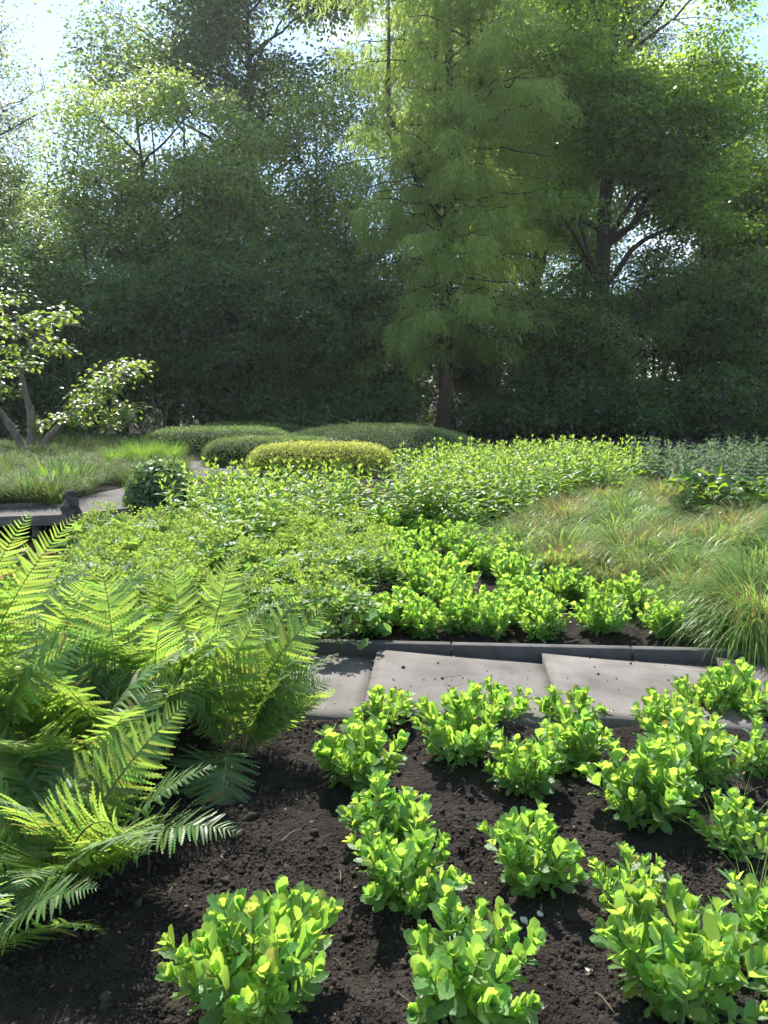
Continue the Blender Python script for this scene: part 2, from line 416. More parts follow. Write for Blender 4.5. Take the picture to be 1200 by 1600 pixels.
struct(mb.obj('ground', MAT['soil'], smooth=True))

# ------------------------------------------------------------------ paving slabs and kerb stones
def kpt(a, c, z): return np.array((*(K0 + kd * a + kn * c), z))
def akerb(u, v, z): q = P(u, v, z); return kc(q[0], q[1])[0]
j1, j2, j3 = akerb(587, 1019, 0.10), akerb(848, 1024, 0.10), akerb(1128, 1034, 0.10)
SL = (j3 - j1) / 2
slab_names = ['pale stone paving slab half hidden by the fern tips', 'pale stone paving slab in full view behind the round sedum',
              'pale stone paving slab beside the dark kerb joint', 'pale stone paving slab behind the tallest sedum clump',
              'pale stone paving slab running out of view under the ferns']
for k, a0 in enumerate((j1 - SL, j1, j2, j3, j1 - 2 * SL)):
    q = bpy.data.objects.new('paving_slab', None)
    mbs = MB()
    g = 0.004
    top = [(a0 + g, -0.015, 0.098), (a0 + SL - g, -0.015, 0.022), (a0 + SL - g, -PATH_W, 0.022), (a0 + g, -PATH_W, 0.098)]
    # subdivided top so that the worn edge is slightly uneven
    n = 14
    V, Fq = [], []
    for s in range(n + 1):
        for t in range(9):
            fs, ft = s / n, t / 8
            V.append(kpt(top[0][0] + (top[1][0] - top[0][0]) * fs, -0.015 - (PATH_W - 0.015) * ft, 0.090 - 0.050 * fs + 0.0015 * math.sin(7 * fs + 3 * ft + k)))
    for s in range(n):
        for t in range(8): Fq.append((s * 9 + t, s * 9 + t + 1, (s + 1) * 9 + t + 1, (s + 1) * 9 + t))
    nb = len(V)
    ring = [s * 9 for s in range(n + 1)] + [n * 9 + t for t in range(1, 9)] + [s * 9 + 8 for s in range(n - 1, -1, -1)] + [t for t in range(7, 0, -1)]
    for r_ in ring: V.append(V[r_] - np.array((0, 0, 0.05)))
    for m_ in range(len(ring)):
        m2 = (m_ + 1) % len(ring); Fq.append((ring[m_], ring[m2], nb + m2, nb + m_))
    mbs.add(np.array(V), np.array(Fq))
    o = mbs.obj('paving_slab', MAT['slab'])
    bpy.data.objects.remove(q)
    tag(o, slab_names[k], 'paving slab', 'slabs of the garden path')
jk = akerb(987, 1012, 0.12)
KL = 1.0
kerb_names = ['dark kerb stone behind the fully visible slab', 'dark kerb stone under the ornamental grass overhang', 'dark kerb stone just beside the fern tips', 'dark kerb stone hidden mostly by ferns', 'dark kerb stone at the very edge under drooping grass']
mk = np.column_stack([np.append(kd, 0), np.append(kn, 0), (0, 0, 1)])
for k, (a0, ln) in enumerate(((jk - KL, KL), (jk, KL), (jk - 2 * KL, KL), (jk - 3 * KL, KL), (jk + KL, KL))):
    o = bevel_box('kerb_stone', kpt(a0 + ln / 2, 0.03, 0.022), (ln / 2 - 0.003, 0.03, 0.10), MAT['kerb'], M=mk, b=0.008)
    tag(o, kerb_names[k], 'kerb stone', 'kerb stones along the path')

# ------------------------------------------------------------------ soil clods and litter
def ico(seed):
    r = np.random.default_rng(seed); t = (1 + 5 ** .5) / 2
    v = norm(np.array([(-1, t, 0), (1, t, 0), (-1, -t, 0), (1, -t, 0), (0, -1, t), (0, 1, t), (0, -1, -t), (0, 1, -t), (t, 0, -1), (t, 0, 1), (-t, 0, -1), (-t, 0, 1)], float))
    v *= (0.7 + 0.6 * r.random((12, 1)))
    f = np.array([(0, 11, 5), (0, 5, 1), (0, 1, 7), (0, 7, 10), (0, 10, 11), (1, 5, 9), (5, 11, 4), (11, 10, 2), (10, 7, 6), (7, 1, 8), (3, 9, 4), (3, 4, 2), (3, 2, 6), (3, 6, 8), (3, 8, 9), (4, 9, 5), (2, 4, 11), (6, 2, 10), (8, 6, 7), (9, 8, 1)])
    return v, [f]
def octa(seed):
    r = np.random.default_rng(seed)
    v = np.array([(1, 0, 0), (-1, 0, 0), (0, 1, 0), (0, -1, 0), (0, 0, 1), (0, 0, -1)], float) * (0.6 + 0.8 * r.random((6, 1))) + r.normal(0, 0.15, (6, 3))
    return v, [np.array([(0, 2, 4), (2, 1, 4), (1, 3, 4), (3, 0, 4), (2, 0, 5), (1, 2, 5), (3, 1, 5), (0, 3, 5)])]
mb = MB()
for sd, (n, x0, x1, y0, y1, big) in enumerate(((3500, -1.5, 1.9, 1.25, 3.6, 1), (16000, -1.3, 1.6, 1.25, 2.6, 0), (16000, -1.3, 1.8, 1.25, 3.4, 0), (3500, -1.0, 3.2, 4.3, 5.4, 0), (9000, -1.3, 1.6, 1.25, 2.4, 0))):
    x, y = rng.uniform(x0, x1, n), rng.uniform(y0, y1, n)
    a, c = kc(x, y)
    ok = ~((c < 0.08) & (c > -PATH_W - 0.02)) & (vnoise(x, y, 0.22) + 0.30 > rng.random(n) * 0.55)
    x, y = x[ok], y[ok]; n = len(x)
    s = (0.005 if big else 0.0022) + (0.004 if big else 0.0022) * rng.pareto(2.6, n); s = np.minimum(s, 0.020 if big else 0.011)
    M = frames(rdir(n), rdir(n), s) * np.stack([np.ones(n), 0.7 + 0.7 * rng.random(n), 0.6 + 0.4 * rng.random(n)], -1)[:, None, :]
    mb.stamp(ico(40 + sd) if big else octa(40 + sd), M, np.stack([x, y, hfun(x, y) + s * 0.25], -1))
stuff(mb.obj('soil_clods', MAT['clod'])); 
bpy.data.objects['soil_clods']['label'] = 'loose crumbs and clods of dark soil over the bed'
bpy.data.objects['soil_clods']['category'] = 'soil'

# ------------------------------------------------------------------ leaf templates (base at origin, tip along +Y, upper face +Z)
def leaf_tpl(prof, L=1.0, W=0.5, cup=0.1, bend=0.1, serr=0.0, s0=0.4, tipdrop=0.0):
    n = len(prof); V, Fq = [], []
    for k, w in enumerate(prof):
        t = k / (n - 1)
        ww = w * W / 2
        if serr and t > s0 and 0 < k < n - 1: ww *= 1 + serr * (1 if k % 2 else -1)
        z = bend * t * t * L - tipdrop * t ** 3 * L
        yo = (serr * 0.12 if (k % 2 and t > s0) else 0)
        V += [(-ww, t * L + yo, z + cup * ww * 2), (0, t * L, z), (ww, t * L + yo, z + cup * ww * 2)]
    for k in range(n - 1):
        b = 3 * k
        Fq += [(b, b + 1, b + 4, b + 3), (b + 1, b + 2, b + 5, b + 4)]
    return np.array(V, float), [np.array(Fq)]
OBO = [0.12, 0.24, 0.52, 0.82, 1.0, 1.02, 0.9, 0.66, 0.10]
LANC = [0.08, 0.62, 1.0, 0.8, 0.45, 0.02]
DIAM = (np.array([(0, 0, 0), (0.34, 0.5, 0.08), (0, 1, 0), (-0.34, 0.5, 0.08)], float), [np.array([(0, 1, 2, 3)])])
SPRAY = (np.array([(0, 0, 0), (0.07, 0.4, 0.0), (0, 1, 0), (-0.07, 0.4, 0.0)], float), [np.array([(0, 1, 2, 3)])])

# ------------------------------------------------------------------ sedum: shoots of toothed fleshy leaves
SED_TPL = [leaf_tpl(OBO, 1, 0.50, 0.22, 0.05, 0.10), leaf_tpl(OBO, 1, 0.56, 0.16, 0.12, 0.11), leaf_tpl(OBO, 1, 0.46, 0.12, -0.10, 0.10),
           leaf_tpl(OBO, 1, 0.58, 0.14, -0.02, 0.12)]
def tpl_mesh(name, tpl, mat):
    b = MB(); b.add(tpl[0], tpl[1]); return b.mesh(name, mat, True)
SED_ME = [tpl_mesh('sedum_leaf', t, MAT['sedum']) for t in SED_TPL]
def make_shoot(seed):
    r = np.random.default_rng(seed)
    H = 0.20 + 0.05 * r.random()
    bx, by = r.normal(0, 0.02, 2)
    pts = np.array([(0, 0, 0), (bx * 0.4, by * 0.4, H * 0.45), (bx, by, H)])
    pts = bez(pts[0], pts[1], pts[2], 6)
    st = MB(); tube(st, pts, np.linspace(0.0048, 0.003, 6), 6)
    leaves = []
    nn = 7; az = r.random() * 6.28
    for k in range(nn):
        t = 0.20 + 0.76 * (k / (nn - 1)) ** 0.85
        p = pts[0] * 0; q = t * 5; i0 = min(int(q), 4); p = pts[i0] + (pts[i0 + 1] - pts[i0]) * (q - i0)
        for s in range(2):
            a = az + s * math.pi + r.normal(0, 0.18)
            el = np.interp(t, [0.2, 0.5, 0.8, 1.0], [0.15, 0.66, 0.98, 1.12]) + r.normal(0, 0.16)
            L = np.interp(t, [0.2, 0.5, 0.8, 1.0], [0.052, 0.072, 0.070, 0.058]) * r.uniform(0.85, 1.15)
            d = np.array((math.cos(a) * math.cos(el), math.sin(a) * math.cos(el), math.sin(el)))
            n = np.array((-math.cos(a) * math.sin(el), -math.sin(a) * math.sin(el), math.cos(el))) + r.normal(0, 0.15, 3)
            leaves.append((int(r.integers(0, 4)) if t > 0.4 else 2, frames(d[None], n[None], [L])[0], p))
        az += math.pi / 2 + r.normal(0, 0.15)
    for s in range(4):
        a = az + s * math.pi / 2 + 0.4; el = 1.16 + r.normal(0, 0.12); L = r.uniform(0.038, 0.052)
        d = np.array((math.cos(a) * math.cos(el), math.sin(a) * math.cos(el), math.sin(el)))
        n = np.array((-math.cos(a), -math.sin(a), 0.3))
        leaves.append((3, frames(d[None], n[None], [L])[0], pts[-1]))
    stem_me = st.mesh('sedum_stem', MAT['sedum_stem'], True)
    mg = MB()
    for k, M, p in leaves: mg.stamp(SED_TPL[k], M[None], p[None])
    both = mg.mesh('sedum_shoot', MAT['sedum'], True)
    # merged shoot: leaves + stem in one mesh with two slots
    sb = MB(); tube(sb, pts, np.linspace(0.0048, 0.003, 6), 5); nf0 = len(both.polygons)
    mg2 = MB()
    for k, M, p in leaves: mg2.stamp(SED_TPL[k], M[None], p[None])
    tube(mg2, pts, np.linspace(0.0048, 0.003, 6), 5)
    both = mg2.mesh('sedum_shoot', MAT['sedum'], True)
    return stem_me, leaves, both
SHOOTS = [make_shoot(100 + k) for k in range(7)]
def sedum(loc, width, height, label, seed, group, fine=True, dens=1.0):
    r = np.random.default_rng(seed)
    root = thing('sedum_plant', label, 'sedum', loc, r.random() * 6.28, group)
    root.rotation_euler = (float(r.normal(0, 0.10)), float(r.normal(0, 0.10)), root.rotation_euler[2]); ls = r.uniform(0.9, 1.12)
    Rr = max(width / 2 - 0.05, 0.035)
    n = max(4, int((11 + 130 * width * width) * dens))
    for k in range(n):
        f = math.sqrt((k + 0.5) / n); a = k * 2.39996 + r.normal(0, 0.2)
        tilt = f * 0.66 + r.normal(0, 0.09)
        b = Rr * 0.42 * f
        hs = height / 0.27 * (1 - 0.24 * f * f) * r.uniform(0.80, 1.1)
        si = int(r.integers(0, len(SHOOTS)))
        M = Matrix.Translation((b * math.cos(a), b * math.sin(a), -0.01)) @ Matrix.Rotation(a, 4, 'Z') @ Matrix.Rotation(tilt, 4, 'Y') @ Matrix.Rotation(r.random() * 6.28, 4, 'Z') @ Matrix.Diagonal((hs * ls, hs * ls, hs * (2 - ls), 1))
        if fine:
            st = link('stem', SHOOTS[si][0], root, M)
            for q, Ml, p in SHOOTS[si][1]: link('leaf', SED_ME[q], st, m4(Ml, p))
        else:
            link('shoot', SHOOTS[si][2], root, M)
    return root
FRONT = [  # u centre, v base, width px, height px, label
    (398, 1598, 250, 235, 'large sedum standing alone in the shaded soil below the ferns'),
    (722, 1598, 225, 205, 'sedum with a stray low side shoot, beside two pale stone chips'),
    (1062, 1612, 250, 215, 'broadest sedum clump at the bottom corner with dense leafy shoots'),
    (985, 1440, 115, 125, 'small upright sedum shoot group right behind the broadest clump'),
    (1185, 1530, 150, 180, 'sedum at the edge with thin grass growing through it'),
    (630, 1425, 165, 160, 'sedum in front of its row between soil patches, nearest of three in line'),
    (608, 1335, 150, 125, 'middle sedum of the column of three below the slabs'),
    (567, 1240, 140, 125, 'sedum with outward side shoots beside the broken fern tips'),
    (603, 1148, 115, 85, 'round compact sedum cut out against the pale slab'),
    (828, 1405, 165, 140, 'loose sedum alone in the middle of the open soil'),
    (822, 1250, 125, 105, 'thin sparse sedum just behind the loose middle one'),
    (888, 1212, 120, 100, 'rounded sedum next to the thin sparse one'),
    (722, 1195, 140, 110, 'wide low sedum in front of the slab edge'),
    (785, 1142, 110, 85, 'sedum against the slab edge, joined to its wide neighbour'),
    (892, 1145, 120, 85, 'sedum against the slab edge below the third paving joint'),
    (1010, 1300, 150, 145, 'tall sedum with big drooping lower leaves over dark soil'),
    (1085, 1235, 140, 120, 'sedum tucked behind the tall one with drooping leaves'),
    (1035, 1160, 110, 95, 'sedum overlapping the slab, front one of the corner group'),
    (1092, 1130, 110, 80, 'sedum hiding the slab corner, middle of the corner group'),
    (1165, 1130, 110, 95, 'highest sedum of the corner group, against the last slab'),
    (1180, 1215, 60, 85, 'tiny two-shoot sedum by the edge'),
    (1150, 1352, 115, 115, 'sedum with long thin grass blades in front of it'),
]
def base_of(u, v, z=0.0): return P(u, v, z)
for k, (u, v, w, h, lab) in enumerate(FRONT):
    p = P(u, v - w * 0.10, 0.0)
    dep = (p - _C) @ _F
    sc = dep / FPX
    hz = h * sc * float(np.interp(v, [1180, 1420], [1.02, 0.85]))
    p[2] = float(hfun(p[0], p[1])) - 0.005
    sedum(p, w * sc * 1.0, max(0.15, min(0.34, hz)), lab, 300 + k, 'sedums in the front bed')

EXCL = [[(q[0], q[1]) for q in TER], [(q[0], q[1]) for q in GPATH], [(q[0], q[1]) for q in POND]]
def scatter(poly, hc, step, seed, jit=0.35, zone=None):
    r = np.random.default_rng(seed)
    xs, ys = np.meshgrid(np.arange(-14, 14, step), np.arange(4.3, 26, step * 0.9), indexing='ij')
    xs = xs + (np.arange(xs.shape[1]) % 2)[None] * step / 2
    xs, ys = xs + r.uniform(-jit, jit, xs.shape) * step, ys + r.uniform(-jit, jit, xs.shape) * step
    xs, ys = xs.ravel(), ys.ravel()
    u, v = proj(xs, ys, np.full(xs.shape, hc))
    ok = in_poly(u, v, poly)
    a, c = kc(xs, ys); ok &= c > 0.16
    for E in EXCL: ok &= ~in_poly(xs, ys, E)
    o = np.argsort(ys[ok])
    return np.stack([xs[ok][o], ys[ok][o], hfun(xs[ok][o], ys[ok][o])], -1)

# ------------------------------------------------------------------ sedum drift behind the kerb
KERBROW = [(585, 985, 90), (655, 990, 90), (715, 985, 80), (770, 990, 85), (845, 995, 90), (940, 990, 95), (1038, 998, 70), (985, 960, 90), (905, 945, 80)]
ROWLAB = ['first sedum behind the kerb next to bare soil', 'second sedum of the kerb row from the bare soil', 'third sedum of the kerb row from the bare soil', 'fourth sedum of the kerb row, mid bed',
          'sedum of the kerb row before the soil gap', 'round sedum behind the kerb just past the soil gap', 'small isolated sedum behind the kerb near the drooping grass', 'sedum behind the small isolated one near the grass', 'sedum at the back of the soil gap']
for k, (u, v, w) in enumerate(KERBROW):
    p = P(u, v, 0.08); dep = (p - _C) @ _F; a, c = kc(p[0], p[1])
    p[2] = float(hfun(p[0], p[1]))
    sedum(p, w * dep / FPX, 0.25, ROWLAB[k], 600 + k, 'sedums along the kerb', fine=False, dens=1.15)
SED_POLY = [(575, 800), (650, 785), (720, 790), (760, 805), (800, 840), (860, 860), (930, 885), (960, 930), (890, 955), (700, 955), (560, 955), (552, 925), (585, 880), (600, 840)]
for k, p in enumerate(scatter(SED_POLY, 0.24, 0.45, 21)):
    uu, vv = (float(c[0]) for c in proj(p[0:1], p[1:2], np.array([0.24])))
    lab, grp = (('bright green sedum in the second row behind the kerb', 'second-row sedums') if vv > 900 else ('bright green sedum of the drift touching the lady\'s mantle', 'drift sedums by the lady\'s mantle') if uu < 680 else ('bright green sedum of the drift touching the tan grasses', 'drift sedums by the grasses'))
    sedum(p, 0.37 + 0.09 * random.random(), 0.24 + 0.05 * random.random(), lab, 700 + k, grp, fine=False, dens=1.05)

# ------------------------------------------------------------------ ferns
def pinna_tpl(nl=10, drop=0.14, cup=-0.05):
    V, T, Q = [], [], []
    W = lambda t: 0.112 * (1 - t) ** 0.45 * min(1, 0.75 + t * 2.5)
    mid = []
    for j in range(nl + 1):
        t = j / nl; V.append((0, t, -drop * t * t)); mid.append(len(V) - 1)
    for sd in (-1, 1):
        nt = []
        for j in range(nl + 1):
            t = j / nl; w = W(t) * 0.32 if j < nl else 0.001
            V.append((sd * w, min(t + 0.01, 1), -drop * t * t + cup * w)); nt.append(len(V) - 1)
        for j in range(nl):
            t = (j + 0.62) / nl; w = W(t)
            V.append((sd * w, t + 0.035, -drop * t * t + cup * w * 3)); tp = len(V) - 1
            Q.append((mid[j], nt[j], nt[j + 1], mid[j + 1]) if sd < 0 else (mid[j], mid[j + 1], nt[j + 1], nt[j]))
            T.append((nt[j], tp, nt[j + 1]) if sd < 0 else (nt[j], nt[j + 1], tp))
    return np.array(V, float), [np.array(Q), np.array(T)]
PIN = [pinna_tpl(10, 0.12), pinna_tpl(10, 0.24), pinna_tpl(10, 0.05)]
PIN_ME = [tpl_mesh('pinna', t, MAT['fern']) for t in PIN]
def frond_layout(pts, side, Lmax, npairs, r, start=0.13):
    """pinna placements along a frond curve"""
    n = len(pts); T = norm(np.gradient(pts, axis=0)); out = []
    seg = np.r_[0, np.cumsum(np.linalg.norm(np.diff(pts, axis=0), axis=1))]; seg /= seg[-1]
    for k in range(npairs):
        s = start + (1 - start) * (k / (npairs - 0.3)) ** 0.92
        p = np.array([np.interp(s, seg, pts[:, c]) for c in range(3)]); t = norm(np.array([np.interp(s, seg, T[:, c]) for c in range(3)]))
        S = norm(side - t * (side @ t)); N = np.cross(S, t)
        f = (s - start) / (1 - start)
        L = Lmax * (np.interp(f, [0, 0.12, 0.35, 0.6, 0.85, 1.0], [0.35, 0.66, 1.0, 0.88, 0.46, 0.08]))
        for sd in (-1, 1):
            fw = 0.16 + 0.5 * f + r.normal(0, 0.07)
            d = S * sd * math.cos(fw) + t * math.sin(fw) + N * (0.06 + r.normal(0, 0.13))
            out.append((int(r.integers(0, 3)), frames(d[None], (N + r.normal(0, 0.20, 3))[None], [L * r.uniform(0.93, 1.05)])[0], p))
    return out
def rachis_mesh(pts, r0=0.0042):
    b = MB(); tube(b, pts, np.linspace(r0, 0.0008, len(pts)), 5); return b.mesh('frond', MAT['rachis'], True)
FROND_ME = []
for k in range(7):
    r = np.random.default_rng(900 + k)
    e0, e1 = r.uniform(1.25, 1.5), r.uniform(0.45, 1.05)
    el = np.linspace(e0, e1, 15) - 0.5 * np.linspace(0, 1, 15) ** 4
    st = np.stack([np.cos(el), 0.10 * np.sin(np.linspace(0, 2, 15) + k) * r.normal(0, 0.5) * np.ones(15), np.sin(el)], -1) / 14
    pts = np.r_[np.zeros((1, 3)), np.cumsum(st, 0)[:-1]]
    b = MB()
    for q, M, p in frond_layout(pts, np.array((0, -1.0, 0)), 0.19, 40, r): b.stamp(PIN[q], M[None], p[None])
    tube(b, pts, np.linspace(0.005, 0.001, 15), 4)
    FROND_ME.append(b.mesh('frond', MAT['fern'], False))
def hero_frond(root, p0, p2, bow, Lmax, npairs, seed, face=0.6):
    r = np.random.default_rng(seed)
    p0, p2 = np.asarray(p0, float), np.asarray(p2, float)
    mid = (p0 + p2) / 2 + np.asarray(bow)
    pts = bez(p0, mid, p2, 18)
    ch = norm(p2 - p0); h = np.array((ch[0], ch[1], 0.0)) + np.array((0.0, -0.02, 0))
    snat = norm(np.array((h[1], -h[0], 0.0)))
    vd = norm((p0 + p2) / 2 - _C)
    sv = norm(np.cross(ch, -vd)); 
    if snat @ sv < 0: snat = -snat
    side = norm(snat * (1 - face) + sv * face)
    loc = np.array(root.location)
    me = rachis_mesh(pts - loc)
    fo = link('frond', me, root)
    for q, M, p in frond_layout(pts - loc, side, Lmax, npairs, r): link('pinna', PIN_ME[q], fo, m4(M, p))
def fern(u, v, label, n, Ls, seed, az0=0.0, azr=math.pi, el=(0.0, 0.3)):
    r = np.random.default_rng(seed)
    p = P(u, v, 0.0); p[2] = float(hfun(p[0], p[1])) - 0.01
    root = thing('fern_plant', label, 'fern', p, 0, 'ferns beside the path')
    for k in range(n):
        a = az0 + azr * (2 * (k + r.random() * 0.7) / n - 1)
        L = r.uniform(*Ls)
        M = Matrix.Rotation(a, 4, 'Z') @ Matrix.Translation((0.03, 0, 0)) @ Matrix.Rotation(r.uniform(*el), 4, 'Y') @ Matrix.Rotation(r.normal(0, 0.25), 4, 'X') @ Matrix.Scale(L, 4)
        link('frond', FROND_ME[int(r.integers(0, 7))], root, M)
    return root
FE = {}
FE['a'] = fern(110, 1370, 'fern at the shaded soil edge with a bright arching frond over dark soil', 16, (0.45, 0.75), 1, el=(0.1, 0.5))
FE['b'] = fern(372, 1185, 'fern leaning over the paving slab with browned frond tips', 16, (0.45, 0.68), 2, az0=1.6, azr=2.4, el=(-0.05, 0.25))
FE['c'] = fern(190, 1215, 'fern with one tall upright yellow-green frond in the middle of the ferns', 20, (0.6, 0.85), 3, el=(-0.05, 0.3))
FE['d'] = fern(-90, 1260, 'fern with upright bright fronds rising in front of the pond', 18, (0.7, 1.0), 4, el=(-0.05, 0.3))
FE['e'] = fern(50, 1140, 'fern with silvery overlapping fronds in the thick of the fern patch', 20, (0.6, 0.9), 5, el=(-0.05, 0.35))
FE['f'] = fern(300, 1095, 'fern at the back of the patch against the lady\'s mantle', 18, (0.55, 0.8), 6, el=(-0.05, 0.3))
FE['g'] = fern(-60, 1490, 'fern at the bottom edge with drooping fronds over the soil', 14, (0.5, 0.75), 7, el=(0.2, 0.6))
FE['h'] = fern(110, 1265, 'fern with dark shaded lower fronds between the tall and the arching ones', 18, (0.5, 0.8), 8, el=(0.0, 0.35))
FE['i'] = fern(250, 1165, 'fern in the hollow between the tall frond and the path', 18, (0.5, 0.8), 9, el=(0.0, 0.35))
FE['j'] = fern(130, 1090, 'fern at the back of the patch nearest the pond side', 18, (0.6, 0.85), 10, el=(-0.05, 0.3))
def bp(u, v, dz=0.0): q = P(u, v, 0.0); return np.array((q[0], q[1], dz + float(hfun(q[0], q[1]))))
def pd(u, v, Y): return PD(u, v, Y)
ya, yb, yc, yd, ye, yf = (FE[k].location.y for k in 'abcdef')
hero_frond(FE['c'], bp(185, 1215), pd(158, 885, yc + 0.10), (0.02, 0.06, 0.10), 0.20, 45, 11, 0.9)
hero_frond(FE['c'], bp(195, 1210), pd(60, 985, yc - 0.05), (-0.02, 0.0, 0.16), 0.17, 40, 12, 0.75)
hero_frond(FE['f'], bp(290, 1100), pd(268, 878, yf + 0.06), (0.01, 0.03, 0.08), 0.17, 42, 13, 0.9)
hero_frond(FE['f'], bp(305, 1095), pd(368, 858, yf + 0.10), (-0.01, 0.03, 0.08), 0.15, 40, 14, 0.8)
hero_frond(FE['f'], bp(300, 1095), pd(230, 885, yf + 0.02), (-0.01, 0.03, 0.08), 0.15, 40, 24, 0.8)
hero_frond(FE['b'], bp(355, 1195), pd(405, 965, yb - 0.02), (-0.10, 0.0, 0.10), 0.16, 39, 15, 0.75)
hero_frond(FE['b'], bp(372, 1185), pd(512, 948, yb + 0.14), (-0.10, 0.0, 0.10), 0.15, 42, 16, 0.75)
hero_frond(FE['b'], bp(380, 1185), pd(478, 920, yb + 0.30), (-0.10, 0.0, 0.12), 0.15, 42, 17, 0.75)
hero_frond(FE['b'], bp(385, 1185), pd(500, 1050, yb + 0.02), (-0.03, 0.0, 0.13), 0.11, 36, 18, 0.75)
hero_frond(FE['b'], bp(365, 1190), pd(345, 1305, yb - 0.42), (0.0, -0.02, 0.28), 0.14, 36, 19, 0.75)
hero_frond(FE['b'], bp(360, 1190), pd(275, 1300, yb - 0.36), (0.0, -0.02, 0.26), 0.13, 36, 29, 0.75)
hero_frond(FE['a'], bp(90, 1380), pd(292, 1096, ya + 0.06), (-0.05, 0.0, 0.06), 0.13, 39, 20, 0.75)
hero_frond(FE['a'], bp(90, 1380), pd(205, 1308, ya - 0.32), (0.0, -0.02, 0.24), 0.17, 36, 21, 0.75)
hero_frond(FE['a'], bp(85, 1380), pd(55, 1430, ya - 0.34), (0.0, -0.02, 0.24), 0.16, 36, 31, 0.75)
hero_frond(FE['a'], bp(85, 1375), pd(200, 1180, ya + 0.08), (-0.05, 0.0, 0.10), 0.15, 39, 32, 0.75)
hero_frond(FE['d'], bp(-90, 1250), pd(118, 806, yd + 0.15), (-0.10, 0.0, 0.16), 0.15, 62, 22, 0.7)
hero_frond(FE['d'], bp(-95, 1250), pd(48, 800, yd + 0.02), (-0.10, 0.0, 0.16), 0.15, 62, 23, 0.7)
hero_frond(FE['d'], bp(-95, 1250), pd(30, 1030, yd - 0.15), (-0.06, 0.0, 0.20), 0.15, 62, 33, 0.75)
hero_frond(FE['e'], bp(50, 1140), pd(128, 1000, ye - 0.06), (-0.04, 0.0, 0.25), 0.17, 40, 25, 0.75)

# ------------------------------------------------------------------ lady's mantle
def disc_tpl(n=11, cup=0.18):
    V = [(0, 0, 0)]; T = []
    for k in range(n):
        a = 0.35 + (2 * math.pi - 0.7) * k / (n - 1) - math.pi / 2
        rr = 0.5 * (1 if k % 2 else 0.86)
        V.append((rr * math.cos(a), 0.42 + rr * math.sin(a), cup * (0.6 if k % 2 else 1.1) * 0.5))
    V[0] = (0, 0.42, 0); V.append((0, 0.12, 0.02))
    for k in range(n - 1): T.append((0, k + 1, k + 2))
    T += [(0, n, n + 1), (0, n + 1, 1)]
    return np.array(V, float), [np.array(T)]
DISC = disc_tpl()
FLOR = (np.array([(-.5, 0, 0), (.5, 0, 0), (.5, 1, .1), (-.5, 1, .1)], float), [np.array([(0, 1, 2, 3)])])
def dome_pts(n, Rr, H, r, pw=0.5):
    a = r.random(n) * 6.28; f = r.random(n) ** pw
    return np.stack([Rr * f * np.cos(a), Rr * f * np.sin(a), H * (1 - 0.75 * f ** 2.2)], -1), a, f
MANTLE = []
for k in range(4):
    r = np.random.default_rng(50 + k); n = 150
    p, a, f = dome_pts(n, 0.30, 0.30, r); p[:, 2] *= r.uniform(0.55, 1.0, n)
    out = np.stack([np.cos(a), np.sin(a), 0.15 + 0.2 * r.normal(size=n)], -1)
    b = MB(); b.stamp(DISC, frames(out, np.stack([0.5 * np.cos(a), 0.5 * np.sin(a), np.ones(n)], -1) + r.normal(0, 0.35, (n, 3)), r.uniform(0.05, 0.095, n)), p)
    for q in range(0, n, 5): tube(b, bez((0.1 * p[q][0], 0.1 * p[q][1], 0), (p[q][0] * .5, p[q][1] * .5, p[q][2] * .7), p[q], 4), 0.0018, 3, False)
    c = MB(); m = 70
    p, a, f = dome_pts(m, 0.30, 0.40, r); p[:, 2] *= r.uniform(0.8, 1.05, m)
    for q in range(m):
        if q % 3 == 0: tube(c, bez((p[q][0] * .3, p[q][1] * .3, 0.05), (p[q][0] * .7, p[q][1] * .7, p[q][2] * .6), p[q], 4), 0.0013, 3, False)
        t = 13; off = r.normal(0, 1, (t, 3)) * (0.020, 0.020, 0.013)
        c.stamp(FLOR, frames(rdir(t, r), rdir(t, r), r.uniform(0.010, 0.018, t)), p[q] + off)
    MANTLE.append((b.mesh('foliage', MAT['mantle']), c.mesh('flower_heads', MAT['mantle_flower'])))
MAN_POLY = [(130, 835), (200, 805), (290, 805), (420, 800), (500, 795), (585, 805), (600, 850), (565, 900), (530, 935), (420, 960), (300, 1000), (130, 1010), (0, 1020), (-150, 1000), (-60, 930), (60, 915), (100, 870)]
for k, p in enumerate(scatter(MAN_POLY, 0.33, 0.47, 31)):
    front = proj(p[0:1], p[1:2], np.array([0.3]))[1][0] > 900
    uu, vv = (float(c[0]) for c in proj(p[0:1], p[1:2], np.array([0.33])))
    lab = 'lady\'s mantle with frothy lime flowers among the ferns' if front else 'lady\'s mantle with frothy lime flowers in the patch between pond and sedums'
    grp = 'lady\'s mantle among the ferns'
    if not front: lab, grp = ('lady\'s mantle clump at the pond edge', 'lady\'s mantle by the pond') if uu < 260 else ('lady\'s mantle clump below the tall perennials', 'lady\'s mantle below the perennials') if vv < 850 else ('lady\'s mantle clump between ferns and sedum drift', 'lady\'s mantle beside the sedums')
    o = thing('lady_mantle_plant', lab, 'lady\'s mantle', p, random.random() * 6.28, grp, 0.9 + 0.3 * random.random())
    stuff(link('foliage', MANTLE[k % 4][0], o)); stuff(link('flower_heads', MANTLE[k % 4][1], o))

